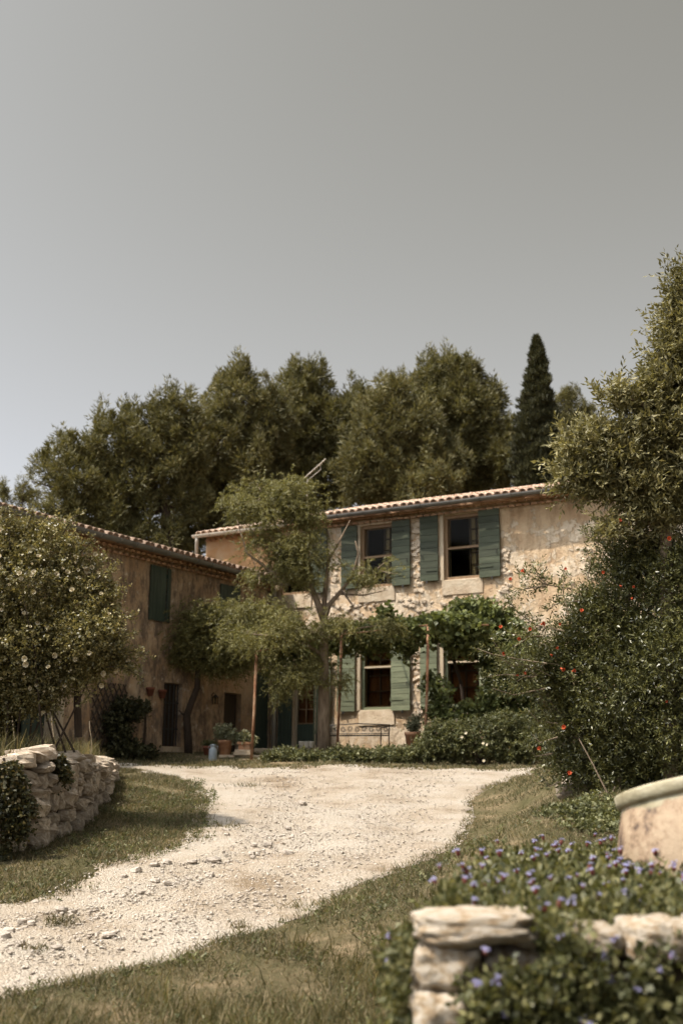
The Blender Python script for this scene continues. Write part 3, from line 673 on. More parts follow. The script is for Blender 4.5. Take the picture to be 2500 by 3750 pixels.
def wing_shutter(v0, v1, z0, z1, ajar=0.0, hinge='l', nb=4, proud=0.05, mat=None):
    e = shutter(side, 0, v1 - v0, 0, z1 - z0, mat or M['green_v'], y=0, nb=nb, vertical=True, hinge=hinge, straps=False)
    base = Matrix.Translation((proud, -(v0 if hinge == 'r' else v1), z0)) @ WING @ Matrix.Rotation(ajar, 4, 'Z')
    e.matrix_local = base; return e
wing_shutter(4.60, 5.16, 4.93, 6.20, 0.0, 'l', 5, 0.05)
wing_shutter(4.40, 4.56, 4.93, 6.20, R(14), 'r', 2, 0.03)
wing_shutter(1.58, 2.42, 5.40, 6.15, 0, 'l', 6, 0.02)
wing_shutter(0.06, 0.78, 2.1, 4.1, 0, 'l', 6, -0.08)
for a, b2 in ((7.7, 8.35), (9.05, 9.8), (9.82, 10.58)): wing_shutter(a, b2, 1.3, 4.2, 0, 'l', 5, -0.46)
mb = MB(); mb.box((-0.20, -7.72, 2.7), (0.44, 0.10, 3.0)); mb.build('whitewashed_jamb', M['limestone'], side)
mb = MB(); mb.box((-0.22, -4.105, 2.83), (0.05, 0.67, 1.44)); e = mb.build('barred_door', M['dark_wood'], side)
for k in range(5):
    mb = MB(); mb.tube([(-0.10, -3.82 - 0.145 * k, 2.12), (-0.10, -3.82 - 0.145 * k, 3.53)], 0.014, 6); mb.build('bar', M['iron'], e)
mb = MB()
for z in (2.5, 3.1): mb.box((-0.10, -4.105, z), (0.02, 0.67, 0.03))
mb.build('cross_bar', M['iron'], e)
mb = MB(); mb.box((0.02, -4.1, 2.03), (0.26, 0.95, 0.12)); mb.build('threshold', M['limestone'], side)
mb = MB()
for zz in (2.3, 3.1): mb.box((-0.215, -1.72, zz), (0.03, 0.70, 0.09))
e = mb.build('plank_door', M['dark_wood'], side)
for k in range(5):
    mb = MB(); mb.box((-0.18, -1.43 - 0.146 * k, 2.72), (0.04, 0.140, 1.46)); mb.build('plank', M['dark_wood'], e)
# wooden lattice on the wing wall
lat = empty('lattice', 'diagonal wooden lattice fixed to the ochre wall behind the dark climber', 'trellis', W(0.06, -6.35, 1.95), HROT)
for k in range(-4, 9):
    for sg in (1, -1):
        pts = []
        a = -0.62 + k * 0.17
        for t in (0, 1.45):
            pts.append((a + (0.65 * t if sg > 0 else 0.62 - 0.65 * t), t))
        (a0, t0), (a1, t1) = pts
        lo, hi = -0.55, 0.55
        f0, f1 = 0.0, 1.0
        for lim, s_ in ((lo, 1), (hi, -1)):
            d0, d1 = s_ * (a0 - lim), s_ * (a1 - lim)
            if d0 < 0 and d1 < 0: f0 = 2
            elif d0 < 0: f0 = max(f0, d0 / (d0 - d1))
            elif d1 < 0: f1 = min(f1, d0 / (d0 - d1))
        if f0 >= f1: continue
        P = lambda f: (0.02 * (1 if sg > 0 else 0.2), a0 + (a1 - a0) * f, t0 + (t1 - t0) * f)
        mb = MB(); mb.tube([P(f0), P(f1)], 0.017, 4); mb.build('slat', M['dark_wood'], lat)
for i, (px_, py_, lab) in enumerate([(521, 2534, 'small red terracotta wall pot nearest the lattice'), (577, 2541, 'small red terracotta wall pot beside the barred door')]):
    v_ = 5.05 if i == 0 else 4.62
    o = MB().lathe([(0.0, 0.0), (0.055, 0.0), (0.09, 0.14), (0.10, 0.14), (0.10, 0.19), (0.085, 0.19), (0.08, 0.12), (0, 0.1)], 16).build('wall_pot', M['terra_red'], None, True, loc=W(0.10, -v_, 3.20 - 0.03 * i))
    nprops(o, lab, 'flower pot')
e = empty('wall_lantern', 'small dark iron wall lantern between the two doors of the wing', 'lantern', W(0.12, -2.62, 3.12), HROT)
MB().box((0, 0, 0.1), (0.09, 0.09, 0.16)).build('glass_body', M['glass'], e)
mb = MB().lathe([(0.09, 0.18), (0.02, 0.25), (0, 0.26)], 8); mb.tube([(0, 0, 0.25), (-0.06, 0, 0.3), (-0.13, 0, 0.22)], 0.01, 5)
for a in (-1, 1):
    for b2 in (-1, 1): mb.box((a * .045, b2 * .045, .1), (.012, .012, .17))
mb.build('iron_frame', M['iron'], e)

# ------------------------------------------------------------------ foliage tools
def unit(v): return v / np.maximum(np.linalg.norm(v, axis=-1, keepdims=True), 1e-9)
def rdir(n): return unit(RNG.normal(size=(n, 3)))
def blades(P, D, L, Wd, fold=0.25):
    """one kite-shaped leaf per row"""
    n = len(P); S = unit(np.cross(D, rdir(n))); N = np.cross(D, S)
    L = np.broadcast_to(L, (n,))[:, None]; Wd = np.broadcast_to(Wd, (n,))[:, None]
    mid = P + D * L * 0.45
    V = np.stack([P, mid + S * Wd * 0.5 + N * Wd * fold, P + D * L, mid - S * Wd * 0.5 + N * Wd * fold], 1).reshape(-1, 3)
    return V, np.arange(n * 4).reshape(n, 4)
def blades3(P, D, L, Wd):
    n = len(P); S = unit(np.cross(D, rdir(n))); L = np.broadcast_to(L, (n,))[:, None]; Wd = np.broadcast_to(Wd, (n,))[:, None]
    V = np.stack([P - S * Wd * 0.5, P + S * Wd * 0.5, P + D * L], 1).reshape(-1, 3)
    return V, np.arange(n * 3).reshape(n, 3)
def stack(parts):
    V, F, o = [], [], 0
    for v, f in parts: V.append(v); F.append(f + o); o += len(v)
    return np.concatenate(V), np.concatenate(F)
def in_lobes(lobes, n, shell=0.55, cull=0.72):
    """points and outward directions spread through the outer part of a union of ellipsoids"""
    C = np.array([l[:3] for l in lobes], float); Rr = np.array([l[3:6] for l in lobes], float)
    area = (Rr[:, 0] * Rr[:, 1] * Rr[:, 2]) ** (2 / 3); wgt = area / area.sum()
    k = RNG.choice(len(lobes), int(n * 1.6), p=wgt); d = rdir(len(k))
    s = shell + (1 - shell) * RNG.random(len(k)) ** 0.7
    P = C[k] + d * Rr[k] * s[:, None]; N = unit(d / Rr[k])
    keep = np.ones(len(k), bool)
    for i in range(len(lobes)):
        q = np.linalg.norm((P - C[i]) / Rr[i], axis=1); keep &= ~((q < cull) & (k != i))
    P, N = P[keep][:n], N[keep][:n]
    return P, N
def twigs(P, D, tl, k, L, Wd, ang=0.9, droop=0.0, fold=0.25, tri=False):
    """k leaves along each twig"""
    n = len(P); out = []
    tl = np.broadcast_to(tl, (n,))
    base = unit(np.cross(D, rdir(n))); b2 = np.cross(D, base)
    for i in range(k):
        t = (i + 0.6) / k; a = i * 2.4 + RNG.random(n) * 0.8
        perp = base * np.cos(a)[:, None] + b2 * np.sin(a)[:, None]
        q = P + D * (tl * t)[:, None]; q[:, 2] -= droop * tl * t * t
        ld = unit(D * math.cos(ang) + perp * math.sin(ang) + RNG.normal(0, 0.18, (n, 3)) - np.array([0, 0, droop * 0.6]))
        sc_ = RNG.uniform(0.7, 1.25, n)
        out.append(blades3(q, ld, L * sc_, Wd * sc_) if tri else blades(q, ld, L * sc_, Wd * sc_, fold))
    return stack(out)
def pxl(Y, lst, dr=1.0):
    """ellipsoids given by where they stand: centre seen at (px, py) at depth Y (+offset), radii in pixels at that depth"""
    out = []
    for t in lst:
        y_ = Y + (t[4] if len(t) > 4 else 0); c = at(t[0], t[1], y_); m_ = pxm(y_)
        out.append((c.x, c.y, c.z, t[2] * m_, max(t[2], t[3]) * m_ * dr if dr < 3 else dr, t[3] * m_))
    return out
def pine(name, label, Y, lobes, trunk, mat, n_puff=150, per=210, group='pines behind the house', puff=0.60, bl=0.17, tr=1.0):
    lb = pxl(Y, lobes, 0.9); g = at(trunk[0][0], trunk[0][1], Y); gzv = gz(g.x, Y)
    root = empty(name, label, 'tree', (g.x, Y, gzv), 0, group); o = Vector((g.x, Y, gzv))
    P, N = in_lobes(lb, int(n_puff * 3.4), 0.5, 0.55)
    P = P + N * np.abs(RNG.normal(0, 0.26, (len(P), 1))) - N * 0.2 + RNG.normal(0, 0.12, P.shape)
    rad = puff * (0.3 + 0.75 * RNG.random(len(P)) ** 1.6)
    per = max(30, int(per * 0.50))
    c = np.repeat(P, per, 0); rr = np.repeat(rad, per)
    d = rdir(len(c)); nn = np.repeat(N, per, 0)
    d = unit(d + 0.5 * nn + np.array([0, 0, 0.28]))
    upz = np.repeat(np.clip(N[:, 2], 0, 1), per)
    q = c + d * (rr * RNG.uniform(0.25, 0.95, len(c)))[:, None] * np.stack([0.95 - .4 * upz, 0.95 - .4 * upz, 1.0 + .75 * upz], 1)
    bd = unit(d + 0.6 * rdir(len(c)) + np.array([0, 0, 0.25]))
    sz = RNG.uniform(0.7, 1.3, len(c))
    V, F = blades3(q, bd, bl * sz, 0.047 * sz)
    V = V - np.array(o)
    nprops(link('crown', mesh_np('crown', V, F, mat), root))
    mb = MB(); tp = [Vector((at(x, y, Y).x, Y + random.uniform(-.2, .2), at(x, y, Y).z)) - o for x, y in trunk]; tp[0].z = -0.1
    mb.tube(tp, [tr * (0.26 - 0.18 * i / (len(tp) - 1)) for i in range(len(tp))], 8)
    for k_ in range(min(14, len(lb) * 2)):
        l = lb[k_ % len(lb)]; t = random.uniform(0.35, 0.95); i = min(int(t * (len(tp) - 1)), len(tp) - 2); f = t * (len(tp) - 1) - i
        a = tp[i].lerp(tp[i + 1], f); b2 = Vector(l[:3]) - o + Vector((random.uniform(-.5, .5),) * 3); mid = a.lerp(b2, 0.5) + Vector((0, 0, -0.2))
        mb.tube([a, mid, b2], [0.09 * tr, 0.06 * tr, 0.02], 6)
    mb.build('trunk', M['bark_d'], root)
    return root

# ------------------------------------------------------------------ trees behind the houses
pine('pine_tree', 'broad rounded pine at the left end of the row, over the low wing', 40, [(300, 1760, 120, 150), (420, 1640, 140, 120), (540, 1620, 130, 120), (640, 1530, 90, 85), (480, 1800, 150, 110), (330, 1900, 120, 100), (650, 1680, 110, 120), (560, 1960, 130, 45), (430, 1960, 130, 50), (225, 1660, 60, 70), (168, 1735, 22, 40), (240, 1850, 70, 110), (690, 1830, 60, 60)], [(640, 2050), (620, 1900), (560, 1780), (520, 1650)], M['pine'], 250, 230)
pine('pine_tree', 'tall pine with a pointed top rising over the junction of the two roofs', 42.5, [(865, 1480, 110, 110), (890, 1385, 55, 65), (820, 1640, 160, 150), (740, 1780, 110, 140), (930, 1720, 140, 160), (1000, 1540, 70, 100), (760, 1930, 130, 90), (950, 1900, 160, 100), (640, 2000, 90, 50)], [(800, 2050), (830, 1800), (870, 1500), (890, 1360)], M['pine_y'], 270, 230)
pine('pine_tree', 'twin topped pine behind the feathery crown of the courtyard tree', 45, [(1095, 1440, 75, 85), (1080, 1375, 32, 35), (1163, 1400, 38, 45), (1120, 1570, 150, 140), (1230, 1510, 80, 85), (1280, 1600, 80, 120), (1050, 1700, 110, 140), (1200, 1760, 160, 120)], [(1120, 2000), (1130, 1700), (1110, 1500), (1090, 1380)], M['pine'], 240, 220)
pine('pine_tree', 'dense round pine behind the middle of the tiled roof', 42, [(1400, 1490, 70, 80), (1445, 1440, 50, 60), (1480, 1560, 120, 120), (1400, 1660, 130, 150), (1550, 1700, 140, 130), (1340, 1750, 100, 90), (1480, 1790, 150, 60)], [(1460, 1950), (1470, 1700), (1450, 1500)], M['pine_y'], 220, 220)
pine('pine_tree', 'tallest pine of the row, spreading left of the cypress', 44, [(1630, 1390, 85, 65), (1565, 1375, 34, 45), (1645, 1340, 28, 35), (1715, 1365, 36, 45), (1640, 1490, 140, 100), (1710, 1560, 120, 120), (1785, 1490, 40, 50), (1812, 1440, 20, 42), (1750, 1690, 95, 110), (1640, 1690, 130, 120)], [(1680, 1950), (1690, 1700), (1660, 1500), (1640, 1360)], M['pine'], 260, 220)
pine('pine_tree', 'pale far pine top between the cypress and the grey leaved tree', 62, [(2080, 1500, 60, 70), (2050, 1560, 70, 60), (2140, 1540, 60, 50), (2078, 1450, 24, 30)], [(2085, 1850), (2085, 1600), (2080, 1460)], M['pine_y'], 60, 160, 'small trees far behind', 0.6, tr=0.6)
pine('pine_tree', 'thin light pine over the left end of the wing roof', 55, [(95, 1800, 36, 42), (60, 1835, 40, 25), (12, 1800, 18, 34), (135, 1845, 22, 22)], [(85, 1950), (85, 1860), (95, 1765)], M['pine_y'], 22, 90, 'small trees far behind', 0.42, tr=0.3)
pine('pine_tree', 'low light pine sapling peeping over the roof tiles', 37, [(1590, 1765, 45, 40), (1620, 1790, 40, 30), (1560, 1790, 40, 30)], [(1590, 1900), (1590, 1800), (1590, 1750)], M['pine_y'], 26, 170, 'small trees far behind', 0.32, 0.16, tr=0.3)
pine('pine_tree', 'narrow yellowish young pine squeezed against the left side of the cypress', 43.2, [(1850, 1600, 45, 60), (1845, 1700, 55, 90)], [(1850, 1900), (1850, 1700), (1850, 1560)], M['pine_y'], 60, 190, 'small trees far behind', 0.42, tr=0.5)
pine('pine_tree', 'dark pine filling the gap behind the pointed and the twin topped pines', 48, [(720, 1620, 90, 120), (780, 1560, 50, 60), (1000, 1600, 110, 150), (1020, 1480, 50, 60), (900, 1800, 180, 120), (1180, 1640, 100, 120), (1060, 1820, 160, 100)], [(960, 2000), (960, 1800), (980, 1650)], M['pine'], 170, 200, 'pines behind the house', 0.6)
pine('pine_tree', 'dark pine filling the gap behind the round pine and the tallest one', 48, [(1320, 1540, 80, 120), (1350, 1470, 40, 50), (1530, 1500, 90, 120), (1380, 1740, 150, 110), (1600, 1640, 130, 120), (1700, 1760, 130, 90), (1820, 1640, 50, 100)], [(1540, 2000), (1540, 1750), (1540, 1560)], M['pine'], 170, 200, 'pines behind the house', 0.6)
# cypress
Yc = 41.5; base = at(1970, 2000, Yc); root = empty('cypress_tree', 'slim dark cypress spire standing above the roof', 'tree', (base.x, Yc, gz(base.x, Yc)))
prof = [(1236, 4), (1262, 15), (1300, 24), (1350, 30), (1400, 42), (1450, 47), (1500, 55), (1560, 66), (1620, 72), (1700, 76), (1800, 72), (1950, 60)]
n_ = 62000; py_ = 1236 + (1950 - 1236) * RNG.random(n_) ** 0.85
cxs = np.interp(py_, [1236, 1300, 1500, 1950], [1962, 1967, 1965, 1975]); rpx = np.interp(py_, [p[0] for p in prof], [p[1] for p in prof])
an = RNG.random(n_) * 2 * math.pi
bul = 1 + 0.16 * np.sin(an * 4 + py_ * 0.035) + 0.16 * np.sin(py_ * 0.11 + an * 3) + 0.14 * np.sin(py_ * 0.23 - an * 5)
rad = rpx * np.interp(py_, [1236, 1300, 1500, 1700], [.85, 1.0, 1.12, 1.2]) * bul * RNG.uniform(0.5, 1.04, n_) ** 0.8 * pxm(Yc)
cz0 = np.array([at(1965, y, Yc).z for y in np.linspace(1236, 1950, 60)]); cxw = (cxs - CXP) * pxm(Yc) * 1.0
zz = np.interp(py_, np.linspace(1236, 1950, 60), cz0)
xw_ = np.array([at(1965, y, Yc).x for y in np.linspace(1236, 1950, 60)]); xx = np.interp(py_, np.linspace(1236, 1950, 60), xw_) + (cxs - 1965) * pxm(Yc)
P = np.stack([xx + rad * np.cos(an), Yc + rad * np.sin(an), zz], 1)
D = unit(np.stack([np.cos(an) * 0.5, np.sin(an) * 0.5, np.full(n_, 1.0)], 1) + 0.6 * rdir(n_))
V, F = blades3(P, D, 0.17 * RNG.uniform(0.6, 1.3, n_), 0.05)
link('crown', mesh_np('crown', V - np.array(root.location), F, M['cypress']), root)
MB().tube([(0, 0, -0.1), (0, 0, 8), (-0.1, 0, 15)], [0.3, 0.2, 0.04], 8).build('trunk', M['bark_d'], root)

# ------------------------------------------------------------------ courtyard trees with feathery leaves
def feather_tree(name, label, Y, limbs, lobes, n_frond, mat_trunk, base_px, thin=-0.55):
    b0 = at(base_px[0], base_px[1], Y); o = Vector((b0.x, Y, gz(b0.x, Y)))
    root = empty(name, label, 'tree', o)
    mb = MB()
    for pts, r0, r1 in limbs:
        q = [Vector(at(x, y, Y + dy)) - o for x, y, dy in pts]
        k_ = len(q); mb.tube(q, [r0 + (r1 - r0) * i / (k_ - 1) for i in range(k_)], 9)
    mb.build('trunk', mat_trunk, root, True)
    lb = pxl(Y, lobes, 1.0)
    Cc = np.array([l[:3] for l in lb]); Rc = np.array([l[3:6] for l in lb]); wg = (Rc[:, 0] * Rc[:, 2]) ** 0.9
    kk = RNG.choice(len(lb), n_frond, p=wg / wg.sum()); gg = np.clip(RNG.normal(0, 0.52, (n_frond, 3)), -1.25, 1.25)
    P = Cc[kk] + gg * Rc[kk] * np.array([1.12, 1.0, 0.95]); N = unit(gg)
    P = P + RNG.normal(0, 0.05, P.shape)
    gap = np.sin(P[:, 0] * 5.1 + 2 * np.sin(P[:, 2] * 4.3)) + np.sin(P[:, 2] * 6.3 + 1.5 * np.sin(P[:, 1] * 5.7)) + np.sin(P[:, 1] * 4.9 + P[:, 0] * 2.1)
    kp = gap + RNG.normal(0, .5, len(P)) > thin; P, N = P[kp], N[kp]
    D = unit(N * np.array([1, 1, .5]) * 0.7 + rdir(len(P)) * 0.7 + np.array([0, 0, 0.05]))
    V, F = twigs(P - D * 0.08, D, 0.24 * RNG.uniform(0.6, 1.5, len(P)), 14, 0.065, 0.020, 1.0, 0.5, tri=True)
    link('crown', mesh_np('crown', V - np.array(o), F, M['acacia']), root)
    # fine twigs that show between the leaves
    mb = MB()
    for i in range(130):
        p = Vector(P[i]); d = Vector(rdir(1)[0]); d.z -= 0.1
        c = Vector(min(lb, key=lambda l: (Vector(l[:3]) - p).length)[:3]); a = p.lerp(c, 0.75)
        mb.tube([a - o, a.lerp(p, .5) + d * 0.07 - o, p + d * 0.10 - o], [0.010, 0.007, 0.003], 4)
    nprops(mb.build('twigs', M['twig'], root), kind='stuff')
    return root
feather_tree('acacia_tree', 'young feathery leaved tree with a straight bare trunk in front of the house', 25.4,
    [([(1185, 2790, 0), (1184, 2650, 0), (1186, 2500, 0), (1184, 2380, 0), (1186, 2265, 0)], 0.155, 0.09),
     ([(1186, 2275, 0), (1160, 2200, 0), (1139, 2150, 0), (1098, 2077, .1), (1040, 2000, .2), (1000, 1900, .2)], 0.085, 0.02),
     ([(1120, 2110, 0), (996, 2098, -.1), (950, 2060, -.1), (904, 2026, -.2), (868, 1904, -.2)], 0.055, 0.01),
     ([(1060, 2030, .1), (960, 1996, 0), (925, 1950, 0), (914, 1925, 0)], 0.035, 0.012),
     ([(1186, 2270, 0), (1205, 2215, 0), (1241, 2174, 0), (1292, 2108, .1), (1312, 2026, .1), (1300, 1980, .1)], 0.07, 0.01),
     ([(1186, 2265, 0), (1188, 2180, .1), (1202, 2052, .1), (1241, 1985, .1), (1282, 1904, .1)], 0.07, 0.008),
     ([(1241, 2174, 0), (1330, 2180, -.2), (1420, 2160, -.3)], 0.03, 0.006), ([(1250, 2160, 0), (1300, 2230, -.3), (1370, 2200, -.5)], 0.03, 0.006),
     ([(1184, 2400, 0), (1120, 2360, -.2), (1010, 2330, -.3), (900, 2320, -.4)], 0.05, 0.012), ([(1184, 2350, 0), (1260, 2310, -.2), (1380, 2290, -.3)], 0.04, 0.01)],
    [(960, 1805, 110, 50), (1080, 1800, 95, 52), (900, 1850, 60, 35), (1000, 1870, 140, 60), (1120, 1880, 70, 55), (1010, 1985, 110, 55), (1110, 2020, 90, 75), (1150, 2100, 65, 60), (1050, 2090, 80, 50), (950, 2100, 60, 30, -.2),
     (1370, 2090, 75, 40, -.3), (1330, 2125, 50, 25, -.3), (980, 2320, 140, 70, -.3), (1110, 2300, 110, 55, -.2), (1250, 2290, 90, 32, -.2), (1370, 2285, 80, 28, -.3), (1440, 2300, 40, 22, -.3),
     (1100, 2480, 65, 40, -.2), (1180, 2440, 60, 50), (1020, 2520, 25, 45, -.3), (1030, 2440, 50, 40, -.3), (1230, 2460, 35, 60)], 9600, M['bark'], (1185, 2790), -0.55)
feather_tree('leaning_tree', 'crooked dark trunked tree with feathery leaves against the ochre wing', 27.1,
    [([(692, 2790, 0), (688, 2690, 0), (684, 2620, 0), (702, 2570, 0), (722, 2520, 0), (726, 2450, 0), (745, 2390, 0)], 0.10, 0.06),
     ([(745, 2390, 0), (800, 2340, -.1), (880, 2300, -.2)], 0.05, 0.015), ([(735, 2420, 0), (700, 2370, -.1), (670, 2340, -.1)], 0.04, 0.012), ([(684, 2622, 0), (668, 2615, -.1), (655, 2600, -.1)], 0.035, 0.012)],
    [(880, 2250, 150, 55), (760, 2290, 100, 65), (700, 2370, 75, 60), (820, 2360, 120, 75), (930, 2290, 90, 70), (860, 2430, 60, 32, -.2), (790, 2440, 60, 25), (650, 2390, 40, 45)], 6800, M['bark_d'], (692, 2790), -1.6)

# ------------------------------------------------------------------ pergola and vine
per = empty('pergola', 'rusty iron pipe pergola in front of the ground floor windows', 'pergola', W(1.2, -2.6, 1.9), HROT)
o_ = Vector((1.2, -2.6, 1.9))
def hp(x, y, z): return Vector((x, y, z)) - o_
for (a, b2) in (((2.675, -4.71, 1.65), (2.73, -4.69, 4.12)), ((3.55, -2.6, 1.75), (3.66, -2.6, 4.68)), ((5.76, -2.6, 1.75), (5.885, -2.6, 4.76))):
    p, q = hp(*a), hp(*b2); m_ = p.lerp(q, 0.5) + Vector((0.015, 0, 0)); MB().tube([p, m_, q], 0.032, 9).build('pole', M['rust'], per, True)
for pts in ([(2.73, -4.69, 4.12), (3.2, -3.6, 4.40), (3.6, -2.6, 4.66)], [(3.6, -2.6, 4.66), (5.95, -2.6, 4.76)], [(5.88, -2.6, 4.76), (7.2, -2.3, 4.72)]):
    MB().tube([hp(*p) for p in pts], 0.020, 8).build('rail', M['rust'], per, True)
for x in (3.66, 5.88): MB().tube([hp(x, -2.6, 4.68), hp(x, 0.0, 4.95)], 0.022, 8).build('cross_rail', M['rust'], per, True)
vine = empty('grape_vine', 'leafy vine spread over the rusty pergola', 'vine', W(4.6, -0.4, 2.0), HROT)
def broad(root, lb, n, L, Wd, mat, tl=0.25, k=7, droop=0.3, up=0.2, name='foliage', shell=0.3, cull=0.5, ang=1.0):
    P, N = in_lobes(lb, n, shell, cull)
    D = unit(N * 0.8 + rdir(len(P)) * 0.7 + np.array([0, 0, up]))
    V, F = twigs(P - D * 0.1, D, tl * RNG.uniform(0.6, 1.3, len(P)), k, L, Wd, ang, droop)
    Mi = np.array(root.matrix_world.inverted() if root.parent else (Matrix.Translation(root.location) @ root.rotation_euler.to_matrix().to_4x4()).inverted())
    V = V @ Mi[:3, :3].T + Mi[:3, 3]
    o = link(name, mesh_np(name, V, F, mat), root); return o
broad(vine, pxl(26.2, [(1480, 2300, 60, 36), (1390, 2300, 80, 30, .5), (1280, 2320, 90, 30, 1), (1560, 2290, 60, 35), (1640, 2290, 90, 45), (1760, 2250, 70, 62), (1700, 2230, 40, 40), (1830, 2300, 70, 70), (1490, 2350, 35, 45), (1240, 2340, 70, 30, 1.2), (1130, 2370, 90, 40, 1.2), (1000, 2390, 80, 30, 1.2), (1690, 2340, 60, 40), (1780, 2340, 70, 60), (1415, 2250, 18, 35), (1370, 2350, 70, 20, .8), (1620, 2275, 50, 24, -1.0), (1690, 2280, 55, 28, -1.0), (1740, 2300, 50, 30, -.9), (1500, 2300, 40, 20, -.7)], 0.9), 3000, 0.12, 0.10, M['vine'], 0.3, 6, 0.35)
stem = MB(); stem.tube([hp(5.9, -0.5, 2.0) + o_ - Vector((4.6, -0.4, 2.0)), Vector((1.2, -0.3, 1.6)), Vector((1.3, -1.4, 2.7)), Vector((0.6, -2.1, 2.8))], [0.05, 0.045, 0.035, 0.02], 7); stem.build('stem', M['bark_d'], vine)
wallivy = empty('wall_climber', 'dark green climber covering the house wall right of the lower windows', 'climber', W(7.0, -0.6, 2.0), HROT)
broad(wallivy, pxl(26.0, [(1830, 2430, 80, 110, .3), (1880, 2560, 90, 110), (1800, 2560, 50, 80), (1730, 2610, 70, 40), (1600, 2530, 40, 50, -.4), (1620, 2610, 60, 40, -.4), (1570, 2480, 25, 30, -.4), (1900, 2400, 80, 120), (1960, 2540, 90, 120)], 0.7), 2000, 0.10, 0.075, M['vine'], 0.28, 6, 0.3)
MB().tube([(0.3, 0, 0), (0.2, 0.1, 0.8), (0.5, 0.2, 1.8), (0.2, 0.2, 2.6)], [0.05, 0.04, 0.03, 0.015], 7).build('stem', M['bark_d'], wallivy)

# ------------------------------------------------------------------ low planting along the house
SHRUBS = [('low dark shrub at the foot of the feathery tree, leftmost of the border', [(1055, 2768, 75, 24), (1000, 2778, 40, 16), (1130, 2775, 60, 22)]),
          ('low spreading shrub in the border just right of the tree trunk', [(1260, 2768, 75, 28), (1190, 2785, 60, 16), (1330, 2775, 55, 24)]),
          ('low leafy shrub in front of the iron bench and urn', [(1420, 2768, 80, 28), (1480, 2770, 60, 30)]),
          ('mid height border shrub with white flowers beside the rusty pole', [(1580, 2740, 75, 48), (1660, 2715, 80, 75), (1600, 2680, 50, 40)]),
          ('tall border shrub under the wall climber, next to the red flowered bush', [(1770, 2705, 90, 85), (1860, 2730, 80, 70), (1850, 2650, 60, 50), (1930, 2700, 80, 90)])]
shrub_roots = []
for lab, lo in SHRUBS:
    c = at(lo[0][0], 2800, 24.7); root = empty('border_shrub', lab, 'shrub', (c.x, 24.7, gz(c.x, 24.7)), 0, 'border shrubs along the house')
    lb = pxl(24.7, lo, 0.8)
    broad(root, lb, int(260 * len(lo) * (1.6 if lo[0][3] > 40 else 1)), 0.062, 0.036, M['hedge'], 0.22, 9, 0.15, 0.5)
    mb = MB()
    for i in range(9): a = random.uniform(-.5, .5); mb.tube([(a * .3, random.uniform(-.1, .1), 0), (a, random.uniform(-.2, .2), lo[0][3] * pxm(24.7))], [0.014, 0.006], 5)
    mb.build('stems', M['bark_d'], root); shrub_roots.append((root, lb))
def flower_mesh(name, mat, r, n, cup=0.5, layers=1, wid=1.15):
    V, F = [], []
    for ly in range(layers):
        rr_ = r * (1 - 0.32 * ly); cp = cup + 0.35 * ly
        for i in range(n):
            a = 2 * math.pi * (i + 0.5 * ly) / n; w_ = math.pi / n * wid
            n0 = len(V); z = rr_ * cp
            V += [(0, 0, 0), (rr_ * .88 * math.cos(a - w_), rr_ * .88 * math.sin(a - w_), z * .75), (rr_ * math.cos(a), rr_ * math.sin(a), z), (rr_ * .88 * math.cos(a + w_), rr_ * .88 * math.sin(a + w_), z * .75)]
            F.append((n0, n0 + 1, n0 + 2, n0 + 3))
    return mesh(name, V, F, mat)
WHITE_F = [flower_mesh('flower', M['rose_petal'], 0.055, 5, 0.4, 2) for _ in range(1)]
for px_, py_, i in [(1705, 2685, 3), (1768, 2722, 4), (1783, 2727, 4), (1770, 2786, 4), (1690, 2700, 3)]:
    root, lb = shrub_roots[i]; p = at(px_, py_, 24.7 - 0.55)
    link('flower', WHITE_F[0], root, p - root.location, (1.2, 0, random.uniform(-1, 1)), (.6, .6, .6))

# ------------------------------------------------------------------ rose bush on the terrace
rose = empty('rose_bush', 'big rose bush full of cream white blooms above the dry stone wall', 'bush', (at(180, 2700, 15.2).x, 15.2, gz(at(180, 2700, 15.2).x, 15.2)))
ROSE_L = [(120, 2150, 200, 180), (290, 2240, 150, 150), (170, 2010, 130, 110), (60, 2380, 220, 140), (320, 2390, 120, 85), (-130, 2250, 220, 300), (425, 2400, 50, 50), (40, 2500, 140, 70), (75, 1950, 90, 60), (390, 2300, 50, 50), (-60, 2040, 120, 120), (180, 2480, 130, 60), (90, 2560, 120, 45), (-80, 2560, 160, 60), (300, 2470, 90, 40), (330, 2330, 130, 90, -.3), (470, 2440, 30, 22), (395, 2150, 30, 40), (330, 2060, 40, 40), (0, 2600, 110, 50), (-120, 2640, 120, 60), (120, 2540, 110, 50)]
lbR = pxl(15.2, ROSE_L, 0.75)
P, N = in_lobes(lbR, 11500, 0.4, 0.6)
P = P + RNG.normal(0, .05, P.shape)
D = unit(N * 0.8 + rdir(len(P)) * 0.8 + np.array([0, 0, 0.25]))
parts_ = [twigs(P - D * 0.1, D, 0.2 * RNG.uniform(0.6, 1.5, len(P)), 9, 0.044, 0.028, 1.0, 0.1)]
rose_sprays = [[(380, 2330), (440, 2270), (505, 2255)], [(420, 2400), (490, 2385), (550, 2400)], [(400, 2440), (470, 2450), (530, 2490)], [(340, 2130), (400, 2090), (430, 2060)], [(230, 1960), (260, 1900), (300, 1880)], [(100, 1930), (120, 1880), (110, 1850)], [(330, 2200), (400, 2190), (450, 2150)], [(20, 1930), (10, 1880), (30, 1850)], [(300, 2480), (330, 2540), (300, 2580)], [(180, 2540), (210, 2590), (195, 2640)], [(380, 2350), (450, 2340), (500, 2320)], [(280, 2040), (330, 1990), (345, 1960)]]
